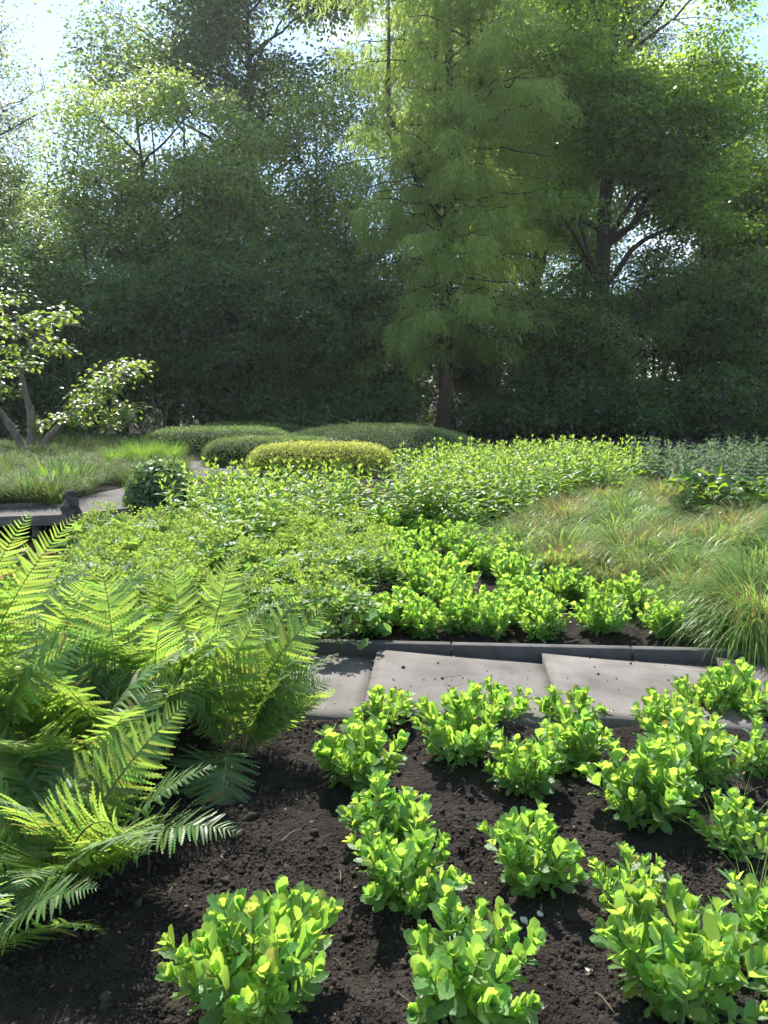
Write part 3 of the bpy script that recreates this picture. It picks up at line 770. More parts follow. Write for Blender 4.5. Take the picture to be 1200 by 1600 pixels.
# ------------------------------------------------------------------ tall leafy perennials
LAN = [leaf_tpl(LANC, 1, 0.34, 0.18, -0.10, tipdrop=0.25), leaf_tpl(LANC, 1, 0.38, 0.14, 0.05, tipdrop=0.35), leaf_tpl(LANC, 1, 0.30, 0.25, 0.15, tipdrop=0.1)]
STALK, SHADE_STALK = [], []
for k in range(6):
    r = np.random.default_rng(70 + k); H = r.uniform(0.58, 0.74); b = MB()
    pts = bez((0, 0, 0), (r.normal(0, .03), r.normal(0, .03), H / 2), (r.normal(0, .05), r.normal(0, .05), H), 7)
    tube(b, pts, np.linspace(0.005, 0.002, 7), 4); az = r.random() * 6
    for q in range(10):
        t = 0.12 + 0.86 * q / 9; i0 = min(int(t * 6), 5); p = pts[i0] + (pts[i0 + 1] - pts[i0]) * (t * 6 - i0)
        for s in range(2 if q < 9 else 4):
            a = az + s * (math.pi if q < 9 else math.pi / 2) + r.normal(0, .2); el = np.interp(t, [0, .6, .9, 1], [0.15, 0.4, 0.7, 1.15]) + r.normal(0, .15)
            L = np.interp(t, [0, .4, .8, 1], [0.12, 0.165, 0.12, 0.06]) * r.uniform(.85, 1.15)
            d = np.array((math.cos(a) * math.cos(el), math.sin(a) * math.cos(el), math.sin(el))); n = np.array((-math.cos(a) * math.sin(el), -math.sin(a) * math.sin(el), math.cos(el))) + r.normal(0, .2, 3)
            b.stamp(LAN[int(r.integers(0, 3))], frames(d[None], n[None], [L]), p[None])
        az += math.pi / 2
    STALK.append(b.mesh('stalk', MAT['tall'], True)); SHADE_STALK.append(b.mesh('stalk', MAT['tall_shade'], True))
def perennial(p, lab, grp, n, seed, S=None):
    r = np.random.default_rng(seed)
    o = thing('leafy_perennial', lab, 'perennial', p, 0, grp, r.uniform(0.88, 1.08))
    for k in range(n):
        a = k * 2.4; f = math.sqrt((k + .5) / n) * 0.24
        link('stalk', (S or STALK)[int(r.integers(0, 6))], o, Matrix.Translation((f * math.cos(a), f * math.sin(a), 0)) @ Matrix.Rotation(a, 4, 'Z') @ Matrix.Rotation(f * 0.9, 4, 'Y') @ Matrix.Rotation(r.random() * 6.28, 4, 'Z'))
TALL_POLY = [(285, 795), (300, 762), (380, 742), (480, 745), (600, 755), (640, 716), (720, 707), (830, 702), (985, 706), (1000, 720), (900, 741), (780, 762), (650, 760), (560, 772), (430, 795), (330, 805)]
for k, p in enumerate(scatter(TALL_POLY, 0.58, 0.50, 41)):
    u = proj(p[0:1], p[1:2], np.array([0.5]))[0][0]
    d = p[1]
    if u < 430: lab, grp = ('tall leafy perennial between the rounded shrub and the lady\'s mantle', 'perennials beside the rounded shrub') if d < 10 else ('tall leafy perennial between grey path and golden hedge', 'perennials beside the grey path')
    elif u < 620: lab, grp = ('tall leafy perennial close behind the lady\'s mantle, mid bed', 'perennials behind the lady\'s mantle') if d < 10 else ('tall leafy perennial right in front of the golden hedge', 'perennials before the golden hedge')
    elif u < 800: lab, grp = ('tall leafy perennial directly behind the sedum drift', 'perennials behind the sedums') if d < 10.5 else ('tall leafy perennial in the back rows below the domed hedge', 'perennials below the domed hedge')
    else: lab, grp = ('tall leafy perennial bordering the tan grasses', 'perennials bordering the grasses') if d < 11.5 else ('tall leafy perennial in the rearmost sunlit rows before the dark trees', 'rearmost sunlit perennials')
    perennial(p, lab, grp, 8, 1000 + k)
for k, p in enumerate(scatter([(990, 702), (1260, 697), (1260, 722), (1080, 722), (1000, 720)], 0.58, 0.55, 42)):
    perennial(p, 'perennial with tree shade painted into its green, in the band behind the grasses and broad-leaved clumps', 'shade-coloured perennials behind the grasses', 7, 1400 + k, SHADE_STALK)

# ------------------------------------------------------------------ ornamental grasses
def tussock(name, seed, n, L, e0, w, droop, mat, r0=0.07, seg=6, wind=0.0):
    r = np.random.default_rng(seed); b = MB()
    a = r.random(n) * 6.28; ln = r.uniform(*L, n); el = r.uniform(*e0, n); dr = droop * r.uniform(0.6, 1.3, n)
    rr = r0 * np.sqrt(r.random(n)); p = np.stack([rr * np.cos(a), rr * np.sin(a), np.zeros(n)], -1)
    a = a + r.normal(0, 0.5, n)
    S = np.stack([-np.sin(a), np.cos(a), 0 * a], -1); ww = w * r.uniform(0.7, 1.3, n)
    rows = []
    for k in range(seg + 1):
        t = k / seg; wd = ww * (1 - t ** 2.2) * (0.7 + 0.3 * min(1, t * 4))
        tw = S * 1.0
        rows.append(np.stack([p - tw * wd[:, None] / 2, p + tw * wd[:, None] / 2], 1))
        e = el - dr * ((k + 0.5) / seg) ** 1.4
        p = p + np.stack([np.cos(e) * np.cos(a), np.cos(e) * np.sin(a), np.sin(e)], -1) * (ln / seg)[:, None] + np.array((wind, 0, 0)) * t * (ln / seg)[:, None]
    V = np.stack(rows, 1)                                  # n, seg+1, 2, 3
    i = (np.arange(n) * (seg + 1) * 2)[:, None] + (np.arange(seg) * 2)[None]
    b.add(V.reshape(-1, 3), np.stack([i, i + 1, i + 3, i + 2], -1).reshape(-1, 4))
    return b.mesh(name, mat, False)
TUS = [tussock('blades', 200 + k, 720, (0.36, 0.66), (0.7, 1.5), 0.008, 2.7, MAT['grass'], 0.12, wind=0.12 * (k % 2)) for k in range(4)]
STR = [tussock('dead_stems', 220 + k, 260, (0.24, 0.44), (1.0, 1.55), 0.008, 0.7, MAT['straw'], 0.16, 3) for k in range(3)]
GR_POLY = [(760, 815), (800, 790), (880, 768), (960, 748), (1010, 742), (1090, 752), (1260, 755), (1260, 985), (1130, 985), (1110, 930), (1010, 905), (940, 872), (860, 850), (800, 832)]
for k, p in enumerate(scatter(GR_POLY, 0.36, 0.60, 51, 0.3)):
    u, v = (float(c[0]) for c in proj(p[0:1], p[1:2], np.array([0.38])))
    if ((u - 1135) / 95) ** 2 + ((v - 768) / 24) ** 2 < 1: continue
    if v > 900: lab, grp = 'ornamental grass mound spilling towards the kerb', 'grasses nearest the kerb'
    elif v > 810: lab, grp = 'arching ornamental grass mound with tan dead stems beside the sedums', 'grasses beside the sedums'
    else: lab, grp = 'ornamental grass mound with straw stems towards the back of the bed', 'grasses at the back of the bed'
    o = thing('grass_tussock', lab, 'grass', p, random.random() * 6.28, grp, 0.85 + 0.35 * random.random())
    stuff(link('blades', TUS[k % 4], o))
    if (k * 7) % 5 < 2: stuff(link('dead_stems', STR[k % 3], o))
p = P(1185, 990, 0.08); p[2] = 0.08
o = thing('grass_tussock', 'biggest ornamental grass, its long blades hanging over the kerb', 'grass', p, 0.7, 'grasses nearest the kerb', 1.0)
o['group'] = 'grasses nearest the kerb'
stuff(link('blades', tussock('blades', 260, 1500, (0.5, 0.95), (0.7, 1.5), 0.006, 2.6, MAT['grass'], 0.14, 8), o)); stuff(link('dead_stems', STR[0], o))

# broad-leaved dark clump among the grasses
HOS = leaf_tpl([0.15, 0.75, 1.0, 0.85, 0.5, 0.05], 1, 0.66, 0.16, 0.0, tipdrop=0.3)
HOS_ME = tpl_mesh('leaf', HOS, MAT['bergenia'])
for k, (u, v, n, lab) in enumerate(((1105, 772, 150, 'dark glossy broad-leaved clump among the grasses'), (1170, 782, 120, 'lower dark glossy clump merging with its broad-leaved neighbour'))):
    p = P(u, v, 0.25); p[2] = 0.05; r = np.random.default_rng(500 + k)
    o = thing('broadleaf_plant', lab, 'plant', p, 0, 'broad-leaved clumps')
    q, a, f = dome_pts(n, 0.60, 0.46, r)
    for m in range(n):
        el = 0.5 * (1 - f[m]) + r.normal(0, .2)
        d = np.array((math.cos(a[m]) * math.cos(el), math.sin(a[m]) * math.cos(el), math.sin(el))); nn = np.array((0.3 * math.cos(a[m]), 0.3 * math.sin(a[m]), 1.0)) + r.normal(0, .3, 3)
        link('leaf', HOS_ME, o, m4(frames(d[None], nn[None], [r.uniform(.12, .19)])[0], q[m]))
    b = MB()
    for m in range(0, n, 2): tube(b, bez((q[m][0] * .2, q[m][1] * .2, 0), (q[m][0] * .6, q[m][1] * .6, q[m][2] * .8), q[m], 4), 0.005, 4, False)
    b.obj('stalks', MAT['bergenia'], o)

# ------------------------------------------------------------------ clipped hedges and shrubs
def hedge(name, label, cx, cy, rx, ry, H, mat, n, leaf, seed, pw=3.0, group=None, z0=0.0, rz=0.0, zp=2.2):
    r = np.random.default_rng(seed)
    root = thing(name, label, 'hedge', (cx, cy, z0), rz, group)
    nu, nv = 40, 14
    def surf(a, t, grow=0.0):                     # superellipse plan, rounded top
        c, s = np.cos(a), np.sin(a)
        k = (np.abs(c) ** pw + np.abs(s) ** pw) ** (-1 / pw)
        rad = np.cos(t * math.pi / 2) ** (2 / zp); zz = np.sin(t * math.pi / 2) ** (2 / zp)
        wob = 1 + 0.025 * np.sin(3 * a + seed) + 0.02 * np.sin(7 * a) + 0.015 * np.sin(13 * a + 5 * t) 
        return np.stack([(rx + grow) * k * c * rad * wob, (ry + grow) * k * s * rad * wob, (H + grow) * zz * (1 + 0.05 * vnoise(a * rx * rad * 2 + seed, t * 6, 0.8) + 0.02 * np.sin(4 * a + seed) * (1 - t))], -1)
    A, T = np.meshgrid(np.linspace(0, 2 * math.pi, nu, endpoint=False), np.linspace(0, 1, nv), indexing='ij')
    V = surf(A, T, -0.05).reshape(-1, 3)
    i, j = np.meshgrid(np.arange(nu), np.arange(nv - 1), indexing='ij')
    i2 = (i + 1) % nu
    b = MB(); b.add(V, np.stack([i * nv + j, i2 * nv + j, i2 * nv + j + 1, i * nv + j + 1], -1).reshape(-1, 4))
    b.obj('twig_core', MAT['hedge_core'], root, True)
    # area-weighted leaf scatter
    m = n * 4; a, t = r.random(m) * 6.2832, r.random(m)
    e = 1e-3; p = surf(a, t); du = surf(a + e, t) - p; dv = surf(a, np.minimum(t + e, 0.9999)) - p
    nr = np.cross(du, dv); ar = np.linalg.norm(nr, axis=-1); nr = norm(nr)
    idx = r.choice(m, n, p=ar / ar.sum()); p, nr = p[idx] + nr[idx] * (r.normal(-0.005, 0.026, (n, 1)) + 0.04 * r.pareto(4, (n, 1)) * (r.random((n, 1)) < 0.15)), nr[idx]
    d = norm(np.cross(nr, rdir(n, r))) + nr * r.uniform(0.1, 0.9, (n, 1))
    b = MB(); b.stamp(DIAM, frames(d, nr + rdir(n, r) * 0.6, leaf * r.uniform(.7, 1.3, n)), p)
    stuff(b.obj('leaves', mat, root))
    return root
c = PD(585, 690, 20.0)
hedge('clipped_hedge', 'broad domed clipped hedge mound below the conifer trunk', c[0], 20.0, 2.9, 2.0, 0.80, MAT['mound_hedge'], 46000, 0.03, 1, 2.2, zp=2.0)
c = PD(378, 690, 23.5)
hedge('clipped_hedge', 'low dark clipped hedge furthest back, behind the domed mound', c[0], 23.5, 2.6, 1.2, 0.72, MAT['box_hedge'], 14000, 0.04, 2, 2.6)
c = PD(345, 690, 19.0)
hedge('clipped_hedge', 'dark green block hedge beside the narrow grey path', c[0], 19.0, 1.75, 1.3, 0.74, MAT['box_hedge'], 26000, 0.03, 3, 3.5, zp=5.0)
c = PD(430, 700, 16.6)
hedge('clipped_hedge', 'mid green hedge strip directly behind the golden hedge', c[0], 16.6, 1.5, 0.9, 0.62, MAT['box_hedge'], 22000, 0.028, 4, 3.0, zp=4.5)
c = PD(503, 715, 14.6)
hedge('clipped_hedge', 'golden yellow clipped hedge behind the leafy perennials', c[0], 14.6, 1.36, 0.85, 0.60, MAT['gold_hedge'], 32000, 0.032, 5, 3.2, zp=4.5)
c = P(240, 800, 0)
b = hedge('rounded_shrub', 'small rounded leafy shrub at the end of the gravel terrace', c[0], c[1] + 0.35, 0.46, 0.42, 0.62, MAT['shrub'], 3600, 0.06, 6, 2.0)
b['category'] = 'shrub'

# ------------------------------------------------------------------ pond, gravel terrace, timber edging
def sheet(name, pts, z, mat, kind='structure'):
    b = MB(); V = np.array([(p[0], p[1], z) for p in pts])
    me = bpy.data.meshes.new(name); me.from_pydata([tuple(v) for v in V], [], [list(range(len(V)))]); me.materials.append(mat)
    o = link(name, me); o['kind'] = kind; return o
ctr = POND.mean(0)
sheet('pond_water', ctr + (POND - ctr) * 1.15, -0.20, MAT['water'])
sheet('gravel_terrace', TER, 0.055, MAT['gravel'])
sheet('garden_path', GPATH, 0.065, MAT['gravel'])
def plank(p, q, hz, th, z, label, name='timber_edging'):
    p, q = np.asarray(p)[:2], np.asarray(q)[:2]; d = norm(q - p); n = np.array((-d[1], d[0])); ln = np.linalg.norm(q - p)
    o = bevel_box(name, (*((p + q) / 2), z), (ln / 2 - 0.004, th / 2, hz / 2), MAT['timber'], M=np.column_stack([np.append(d, 0), np.append(n, 0), (0, 0, 1)]), b=0.006)
    tag(o, label, 'edging', 'timber edging of the gravel terrace'); return o
plank(P(-300, 819.5, 0.05), P(117, 807.5, 0.05), 0.13, 0.055, 0.02, 'weathered timber edging board along the pond, reaching the dark stone')
plank(P(118, 807.5, 0.05), P(203, 796.5, 0.05), 0.13, 0.055, 0.02, 'weathered timber edging board between dark stone and rounded shrub')
plank(P(-100, 799, 0.05), P(72, 791, 0.05), 0.10, 0.05, 0.06, 'low timber board along the back of the gravel terrace')
for u, v, lab in ((60, 811, 'timber post under the pond edging near the water lily'), (160, 803, 'timber post under the pond edging near the shrub')):
    p = P(u, v, 0.0); o = bevel_box('edging_post', (p[0], p[1] - 0.06, -0.32), (0.045, 0.045, 0.33), MAT['timber']); tag(o, lab, 'post')
# rough upright stone on the corner
r = np.random.default_rng(3); b = MB(); A, T = np.meshgrid(np.linspace(0, 2 * math.pi, 18, endpoint=False), np.linspace(0, 1, 13), indexing='ij')
prof = np.interp(T, [0, .15, .45, .62, .72, .85, .95, 1.0], [.10, .115, .10, .072, .062, .075, .045, .004])
prof *= 1 + 0.22 * vnoise(A * 2, T * 7, 1.0) * 1.6 + 0.12 * np.sin(3 * A + 9 * T)
V = np.stack([prof * np.cos(A), prof * 0.85 * np.sin(A), 0.34 * T + 0.0 * A], -1).reshape(-1, 3)
i, j = np.meshgrid(np.arange(18), np.arange(12), indexing='ij')
b.add(V, np.stack([i * 13 + j, ((i + 1) % 18) * 13 + j, ((i + 1) % 18) * 13 + j + 1, i * 13 + j + 1], -1).reshape(-1, 4))
o = b.obj('weathered_stone', MAT['stone'], smooth=True); p = P(110, 806, 0.06); o.location = (p[0], p[1] + 0.04, 0.05)
tag(o, 'small rough dark stone figure standing on the terrace corner above the pond', 'stone')
# water lily
p = P(30, 868, -0.19)
o = thing('water_lily', 'pale pink water lily flower with floating pads on the pond', 'water lily', (p[0], p[1], -0.195))
PET = leaf_tpl([0.2, 0.8, 1, 0.7, 0.05], 1, 0.4, 0.3, 0.3); PET_ME = tpl_mesh('petal', PET, MAT['petal'])
for k in range(14):
    a = k * 2.4; el = 0.35 + 0.06 * k; d = np.array((math.cos(a) * math.cos(el), math.sin(a) * math.cos(el), math.sin(el)))
    link('petal', PET_ME, o, m4(frames(d[None], np.array([(-math.cos(a) * .6, -math.sin(a) * .6, 1.0)]), [0.10 - 0.003 * k])[0], (0.05, 0.02, 0.02)))
b = MB(); b.stamp(disc_tpl(19, 0.02), frames(np.array([(1, .2, 0), (-1, .4, 0), (0.2, -1, 0)]), np.array([(0, 0, 1.0)] * 3), [0.2, 0.22, 0.18]), np.array([(0.1, 0.05, 0.006), (-0.1, 0.03, 0.008), (0, -0.1, 0.004)]))
b.obj('floating_pads', MAT['bergenia'], o)

# ------------------------------------------------------------------ grasses around the pond terrace
SED = [tussock('blades', 240 + k, 420, (0.28, 0.52), (0.9, 1.5), 0.008, 1.5, MAT['sedge'], 0.20, 5) for k in range(3)]
for k, p in enumerate(scatter([(-60, 700), (60, 692), (180, 690), (240, 690), (280, 712), (285, 735), (225, 742), (180, 752), (110, 764), (60, 780), (-60, 790)], 0.22, 0.62, 61)):
    u, v = (float(c[0]) for c in proj(p[0:1], p[1:2], np.array([0.2])))
    lab, grp = ('dry brownish sedge tussock around the small tree', 'sedges around the small tree') if v < 725 else ('sedge tussock along the back of the gravel terrace', 'sedges behind the terrace')
    o = thing('sedge_tussock', lab, 'sedge', p, random.random() * 6, grp, 0.9 + 0.4 * random.random()); stuff(link('blades', SED[k % 3], o))
TALLG = tussock('blades', 250, 500, (0.6, 0.95), (1.2, 1.55), 0.009, 0.8, MAT['iris'], 0.22, 5)
for u, v, s, lab in ((225, 740, 0.95, 'taller fine green grass beside the start of the grey path'), (265, 738, 0.9, 'green grass clump where the grey path bends'), (185, 742, 0.8, 'green grass clump behind the terrace gravel')):
    p = P(u, v, 0); o = thing('grass_clump', lab, 'grass', (p[0], p[1], 0.0), 0, 'green grass clumps by the path', s); stuff(link('blades', TALLG, o))
IRI = tussock('blades', 251, 70, (0.45, 0.75), (1.2, 1.55), 0.03, 0.7, MAT['iris'], 0.18, 5)
for u, v, s, lab in ((85, 778, 1.0, 'bright iris-like clump of broad upright blades by the terrace'), (48, 782, 0.8, 'smaller bright clump of broad blades next to the dark grass'), (118, 768, 0.9, 'clump of broad blades nearest the terrace gravel')):
    p = P(u, v, 0); o = thing('iris_clump', lab, 'iris', (p[0], p[1], 0.0), 0.4, 'iris clumps', s); stuff(link('blades', IRI, o))
BLK = tussock('blades', 252, 260, (0.25, 0.4), (0.7, 1.4), 0.012, 1.8, MAT['black_grass'], 0.2, 5)
for u, v, lab in ((12, 790, 'blackish strap-leaved grass clump at the picture edge'), (38, 792, 'blackish strap-leaved grass clump beside the bright iris')):
    p = P(u, v, 0); o = thing('black_grass', lab, 'grass', (p[0], p[1], 0.0), 0, 'black grass clumps', 1.0); stuff(link('blades', BLK, o))

# ------------------------------------------------------------------ trees
def limb_curve(p0, p2, r, lift=0.15, n=8):
    p0, p2 = np.asarray(p0, float), np.asarray(p2, float); ln = np.linalg.norm(p2 - p0)
    mid = (p0 + p2) / 2 + np.array((r.normal(0, 0.06), r.normal(0, 0.06), lift)) * ln
    c = bez(p0, mid, p2, n); c[1:-1] += r.normal(0, 0.018 * ln, (n - 2, 3)); return c
def tree(name, label, base, H, env, ncl, nlf, leaf, mat, bark, tr, nlimb, sig, seed, group=None, gap=-0.05, gs=1.6, up=1.0, tpl=None, trunk_to=0.9, flat=0.42, droop=0.15, lean=(0, 0), nstem=1):
    r = np.random.default_rng(seed)
    bx, by = base
    root = thing(name, label, 'tree' if 'shrub' not in name else 'shrub', (bx, by, 0.0), 0, group)
    env = np.array(env, float); vol = env[:, 3] * env[:, 4] * env[:, 5]
    C = []
    while len(C) < ncl:
        e = env[r.choice(len(env), p=vol / vol.sum())]
        q = rdir(1, r)[0] * r.random() ** 0.42 * e[3:] + e[:3]
        if q[2] < 0.25: continue
        if vnoise(q[0] + q[2] * 0.55, q[2] - q[1] * 0.4, gs) < gap: continue
        C.append(q)
    C = np.array(C) - np.array((bx, by, 0))
    # trunk(s)
    curves = []
    for sidx in range(nstem):
        ox, oy = (0, 0) if nstem == 1 else (0.5 * math.cos(sidx * 2.1), 0.5 * math.sin(sidx * 2.1))
        n = 12; z = np.linspace(-0.1, H * trunk_to, n)
        tc = np.stack([ox * (0.2 + z / H * 2) + lean[0] * (z / H) + np.cumsum(r.normal(0, 0.012 * H / 6, n)), oy * (0.2 + z / H * 2) + lean[1] * (z / H) + np.cumsum(r.normal(0, 0.012 * H / 6, n)), z], -1)
        tc -= np.array((tc[0][0] - ox * 0.2, tc[0][1] - oy * 0.2, 0))
        rad = tr * (1 - 0.88 * np.linspace(0, 1, n)) * (1 + 0.5 * np.exp(-np.linspace(0, 1, n) * 22)) / (nstem ** 0.4)
        b = MB(); tube(b, tc, rad, 10); b.obj('trunk', bark, root, True); curves.append(tc)
    # limbs: spread targets
    sel = [int(r.integers(0, ncl))]
    dd = np.linalg.norm(C - C[sel[0]], axis=1)
    for k in range(nlimb - 1):
        m = int(np.argmax(dd)); sel.append(m); dd = np.minimum(dd, np.linalg.norm(C - C[m], axis=1))
    samples = [c[2:] for c in curves]
    for m in sel:
        tgt = C[m]; tc = curves[m % len(curves)]
        hd = np.linalg.norm(tgt[:2])
        z0 = np.clip(tgt[2] - hd * r.uniform(0.5, 0.9), 0.12 * H, H * trunk_to * 0.93)
        p0 = np.array([np.interp(z0, tc[:, 2], tc[:, c]) for c in range(3)])
        cv = limb_curve(p0, tgt, r, 0.10 * up)
        rr = max(0.03, tr * 0.42 * (1 - 0.7 * z0 / H))
        b = MB(); tube(b, cv, np.linspace(rr, 0.012, len(cv)), 6); b.obj('limb', bark, root, True); samples.append(cv[2:])
    S = np.concatenate(samples); tw = MB()
    for q in C:
        m = int(np.argmin(np.linalg.norm(S - q, axis=1) + np.maximum(0, S[:, 2] - q[2]) * 0.8))
        if np.linalg.norm(S[m] - q) < 0.15: continue
        tube(tw, limb_curve(S[m], q, r, 0.08, 5), np.linspace(0.022, 0.006, 5), 3, False)
    stuff(tw.obj('twigs', bark, root))
    n = ncl * nlf
    big = r.uniform(0.6, 1.35, ncl)
    ci = np.repeat(np.arange(ncl), nlf)
    off = r.normal(0, 1, (n, 3)) * np.array((sig, sig, sig * flat)) * big[ci][:, None]
    off[:, 2] -= 0.10 * (off[:, 0] ** 2 + off[:, 1] ** 2) / sig
    p = C[ci] + off; p[:, 2] = np.maximum(p[:, 2], 0.05)
    d = norm(off * np.array((1, 1, 0.3))) + rdir(n, r) * 0.7 + np.array((0, 0, -droop * 2))
    nn = np.array((0, 0, 1.0)) + rdir(n, r) * 0.75
    b = MB(); b.stamp(tpl or DIAM, frames(d, nn, leaf * r.uniform(.65, 1.3, n)), p)
    stuff(b.obj('crown', mat, root))
    return root

def X(u, Y): return float(PD(u, 620, Y)[0])
def Z(v, Y): return float(PD(600, v, Y)[2])

def copy_tree(root, x, y, label, rz=0.0, sx=1.0, sz=1.0, group=None):
    c = root.copy(); COL.objects.link(c); c.location = (x, y, 0); c.rotation_euler = (0, 0, rz); c.scale = (sx, sx, sz); c['label'] = label
    if group: c['group'] = group
    for ch in list(root.children):
        d = ch.copy(); COL.objects.link(d); d.parent = c
    return c
# tall dark trees behind
Y = 41
G = 'tall dark trees at the back'
x0 = X(400, Y)
dk = tree('broadleaf_tree', 'tall dark broadleaf tree at the back above the round tree, sky showing through', (x0, Y), 25, [(X(300, Y), Y, 18.0, 4.6, 4.2, 6.0), (X(470, Y), Y, 18.5, 4.8, 4.2, 7.0), (X(390, Y), Y + 1, 23, 5.5, 4, 4.0), (X(400, Y), Y, 12, 4.0, 3.5, 3.5)], 520, 130, 0.21, MAT['lf_dark'], MAT['bark'], 0.38, 26, 0.72, 2, G, gap=-0.18, gs=2.2)
copy_tree(dk, X(735, 45), 45, 'tall dark broadleaf tree at the back, seen through the feathery conifer', 2.2, 0.95, 0.95, G)
copy_tree(dk, X(905, 46), 46, 'tall dark broadleaf tree at the back, behind the maple crown', 4.0, 0.75, 0.95, G)
copy_tree(dk, X(-120, 47), 47, 'tall dark broadleaf tree at the back beyond the pale tree', 1.2, 0.9, 0.8, G)
# feathery pale tree, top left corner
Y = 33
tree('pale_tree', 'thinly leaved pale tree against the bright sky corner', (X(-30, Y), Y), 17, [(X(10, Y), Y, 13.5, 3.2, 3, 4.5), (X(-60, Y), Y, 11, 3.5, 3, 5)], 230, 60, 0.13, MAT['lf_pale'], MAT['bark'], 0.25, 30, 0.55, 3, gap=-0.1)
# big round small-leaved tree
Y = 31
rd = tree('round_tree', 'big rounded tree with small glinting grey-green leaves', (X(265, Y), Y), 13.6, [(X(262, Y), Y, 9.4, 4.3, 3.6, 4.3), (X(180, Y), Y, 6.4, 3.8, 3, 3.4), (X(350, Y), Y, 6.8, 3.8, 3, 3.6)], 720, 140, 0.14, MAT['lf_round'], MAT['bark'], 0.26, 34, 0.42, 4, 'round trees', gap=-0.20, gs=1.3, flat=0.55, nstem=3)
copy_tree(rd, X(20, 34), 34, 'grey-green rounded tree filling the edge below the pale tree', 2.5, 0.85, 0.82, 'round trees')
# slim poplar-like tree next to the conifer
Y = 34
tree('slim_tree', 'slim light green tree squeezed beside the feathery conifer', (X(500, Y), Y), 13.5, [(X(500, Y), Y, 10.0, 2.4, 2.0, 4.4), (X(515, Y), Y, 6.5, 2.6, 2.0, 3.5)], 420, 110, 0.135, MAT['lf_poplar'], MAT['bark'], 0.18, 20, 0.48, 5, gap=-0.4, flat=0.9)
# dark understory: three built, the rest copied
G = 'dark understory trees'
pr = []
for k, (u, Yk, h, w, lab) in enumerate(((60, 28, 7.0, 3.2, 'dense dark understory tree right behind the small tree'), (320, 28, 6.8, 3.1, 'dense dark understory tree behind the block hedge'))):
    x = X(u, Yk)
    pr.append(tree('understory_tree', lab, (x, Yk), h, [(x, Yk, h * 0.60, w, w * 0.8, h * 0.40), (x, Yk, h * 0.25, w * 0.9, w * 0.7, h * 0.26)], 360, 150, 0.125, MAT['lf_under'], MAT['bark'], 0.13, 16, 0.42, 20 + k, G, gap=-0.16, gs=1.1, nstem=3, trunk_to=0.8))
for k, (u, Yk, sc, lab) in enumerate(((-90, 27.5, 1.05, 'dark understory tree at the edge behind the small tree'), (190, 27.2, 0.92, 'dense dark understory tree below the round tree'), (445, 29, 1.12, 'dark understory tree beside the conifer branches'), (575, 31.5, 1.12, 'dark understory tree behind the conifer, next to its trunk'))):
    copy_tree(pr[k % 2], X(u, Yk), Yk, lab, 1.3 + 1.9 * k, sc, sc, G)
# spreading maple on the other side
Y = 31.5
mp = tree('maple_tree', 'large spreading maple with layered sunlit foliage', (X(935, Y), Y), 21, [(X(930, Y), Y, 14.0, 4.8, 4.2, 6.8), (X(1030, Y), Y - 0.5, 10.8, 4.4, 3.6, 3.4), (X(1105, Y), Y, 10.6, 2.8, 3.0, 3.2), (X(860, Y), Y - 0.5, 9.0, 2.8, 2.8, 3.2)], 560, 190, 0.16, MAT['lf_maple'], MAT['bark'], 0.42, 34, 0.62, 6, 'maples', gap=-0.06, gs=1.9, flat=0.30)
copy_tree(mp, X(830, 40), 40, 'second maple further back, between conifer and large maple', 2.0, 0.92, 0.98, 'maples')
copy_tree(mp, X(1190, 38), 38, 'lower maple further back near the sky corner', 4.1, 0.8, 0.70, 'maples')
Y = 35
tree('edge_tree', 'yellowish tree at the picture edge behind the maple', (X(1260, Y), Y), 15, [(X(1250, Y), Y, 10.0, 3.2, 3, 5.0)], 260, 95, 0.15, MAT['lf_pale'], MAT['bark'], 0.25, 20, 0.6, 7, gap=-0.15)
G = 'understory trees below the maple'
pr = []
for k, (u, Yk, h, w, lab, g) in enumerate(((960, 29, 6.9, 2.6, 'small-leaved understory tree in front of the maple trunk', -0.12), (1190, 28.5, 7.0, 2.6, 'grey-green understory tree at the picture edge', -0.12))):
    x = X(u, Yk)
    pr.append(tree('small_tree', lab, (x, Yk), h, [(x, Yk, h * 0.62, w, w * 0.85, h * 0.36), (x, Yk, h * 0.30, w * 0.9, w * 0.75, h * 0.27)], 250, 130, 0.12, MAT['lf_right'], MAT['bark'], 0.16, 22, 0.42, 40 + k, G, gap=g + 0.08, nstem=3, trunk_to=0.85))
for k, (u, Yk, sc, lab) in enumerate(((835, 29.8, 1.0, 'small-leaved understory tree between conifer and maple trunk'), (1075, 29.5, 0.95, 'grey-green understory tree with sky gaps above it'), (1310, 29, 1.1, 'grey-green understory tree just beyond the picture edge'),
                                      (900, 31.5, 0.98, 'second-row understory tree behind the maple trunk'), (1130, 32, 0.95, 'second-row understory tree under the maple edge'), (1020, 33, 1.12, 'taller second-row understory tree closing the gap below the maple'), (760, 33, 1.0, 'second-row understory tree just behind the conifer trunk'))):
    copy_tree(pr[k % 2], X(u, Yk), Yk, lab, 2.1 + 1.7 * k, sc, sc, G)
# bare-stemmed tree seen against the sky gaps
x = X(1085, 36)
tree('slender_tree', 'tree with dark straight trunk seen in the sky gap', (x, 36), 16, [(x, 36, 11.5, 2.8, 2.6, 4.4)], 170, 95, 0.18, MAT['lf_maple'], MAT['bark'], 0.2, 18, 0.6, 1085, None, gap=-0.15)

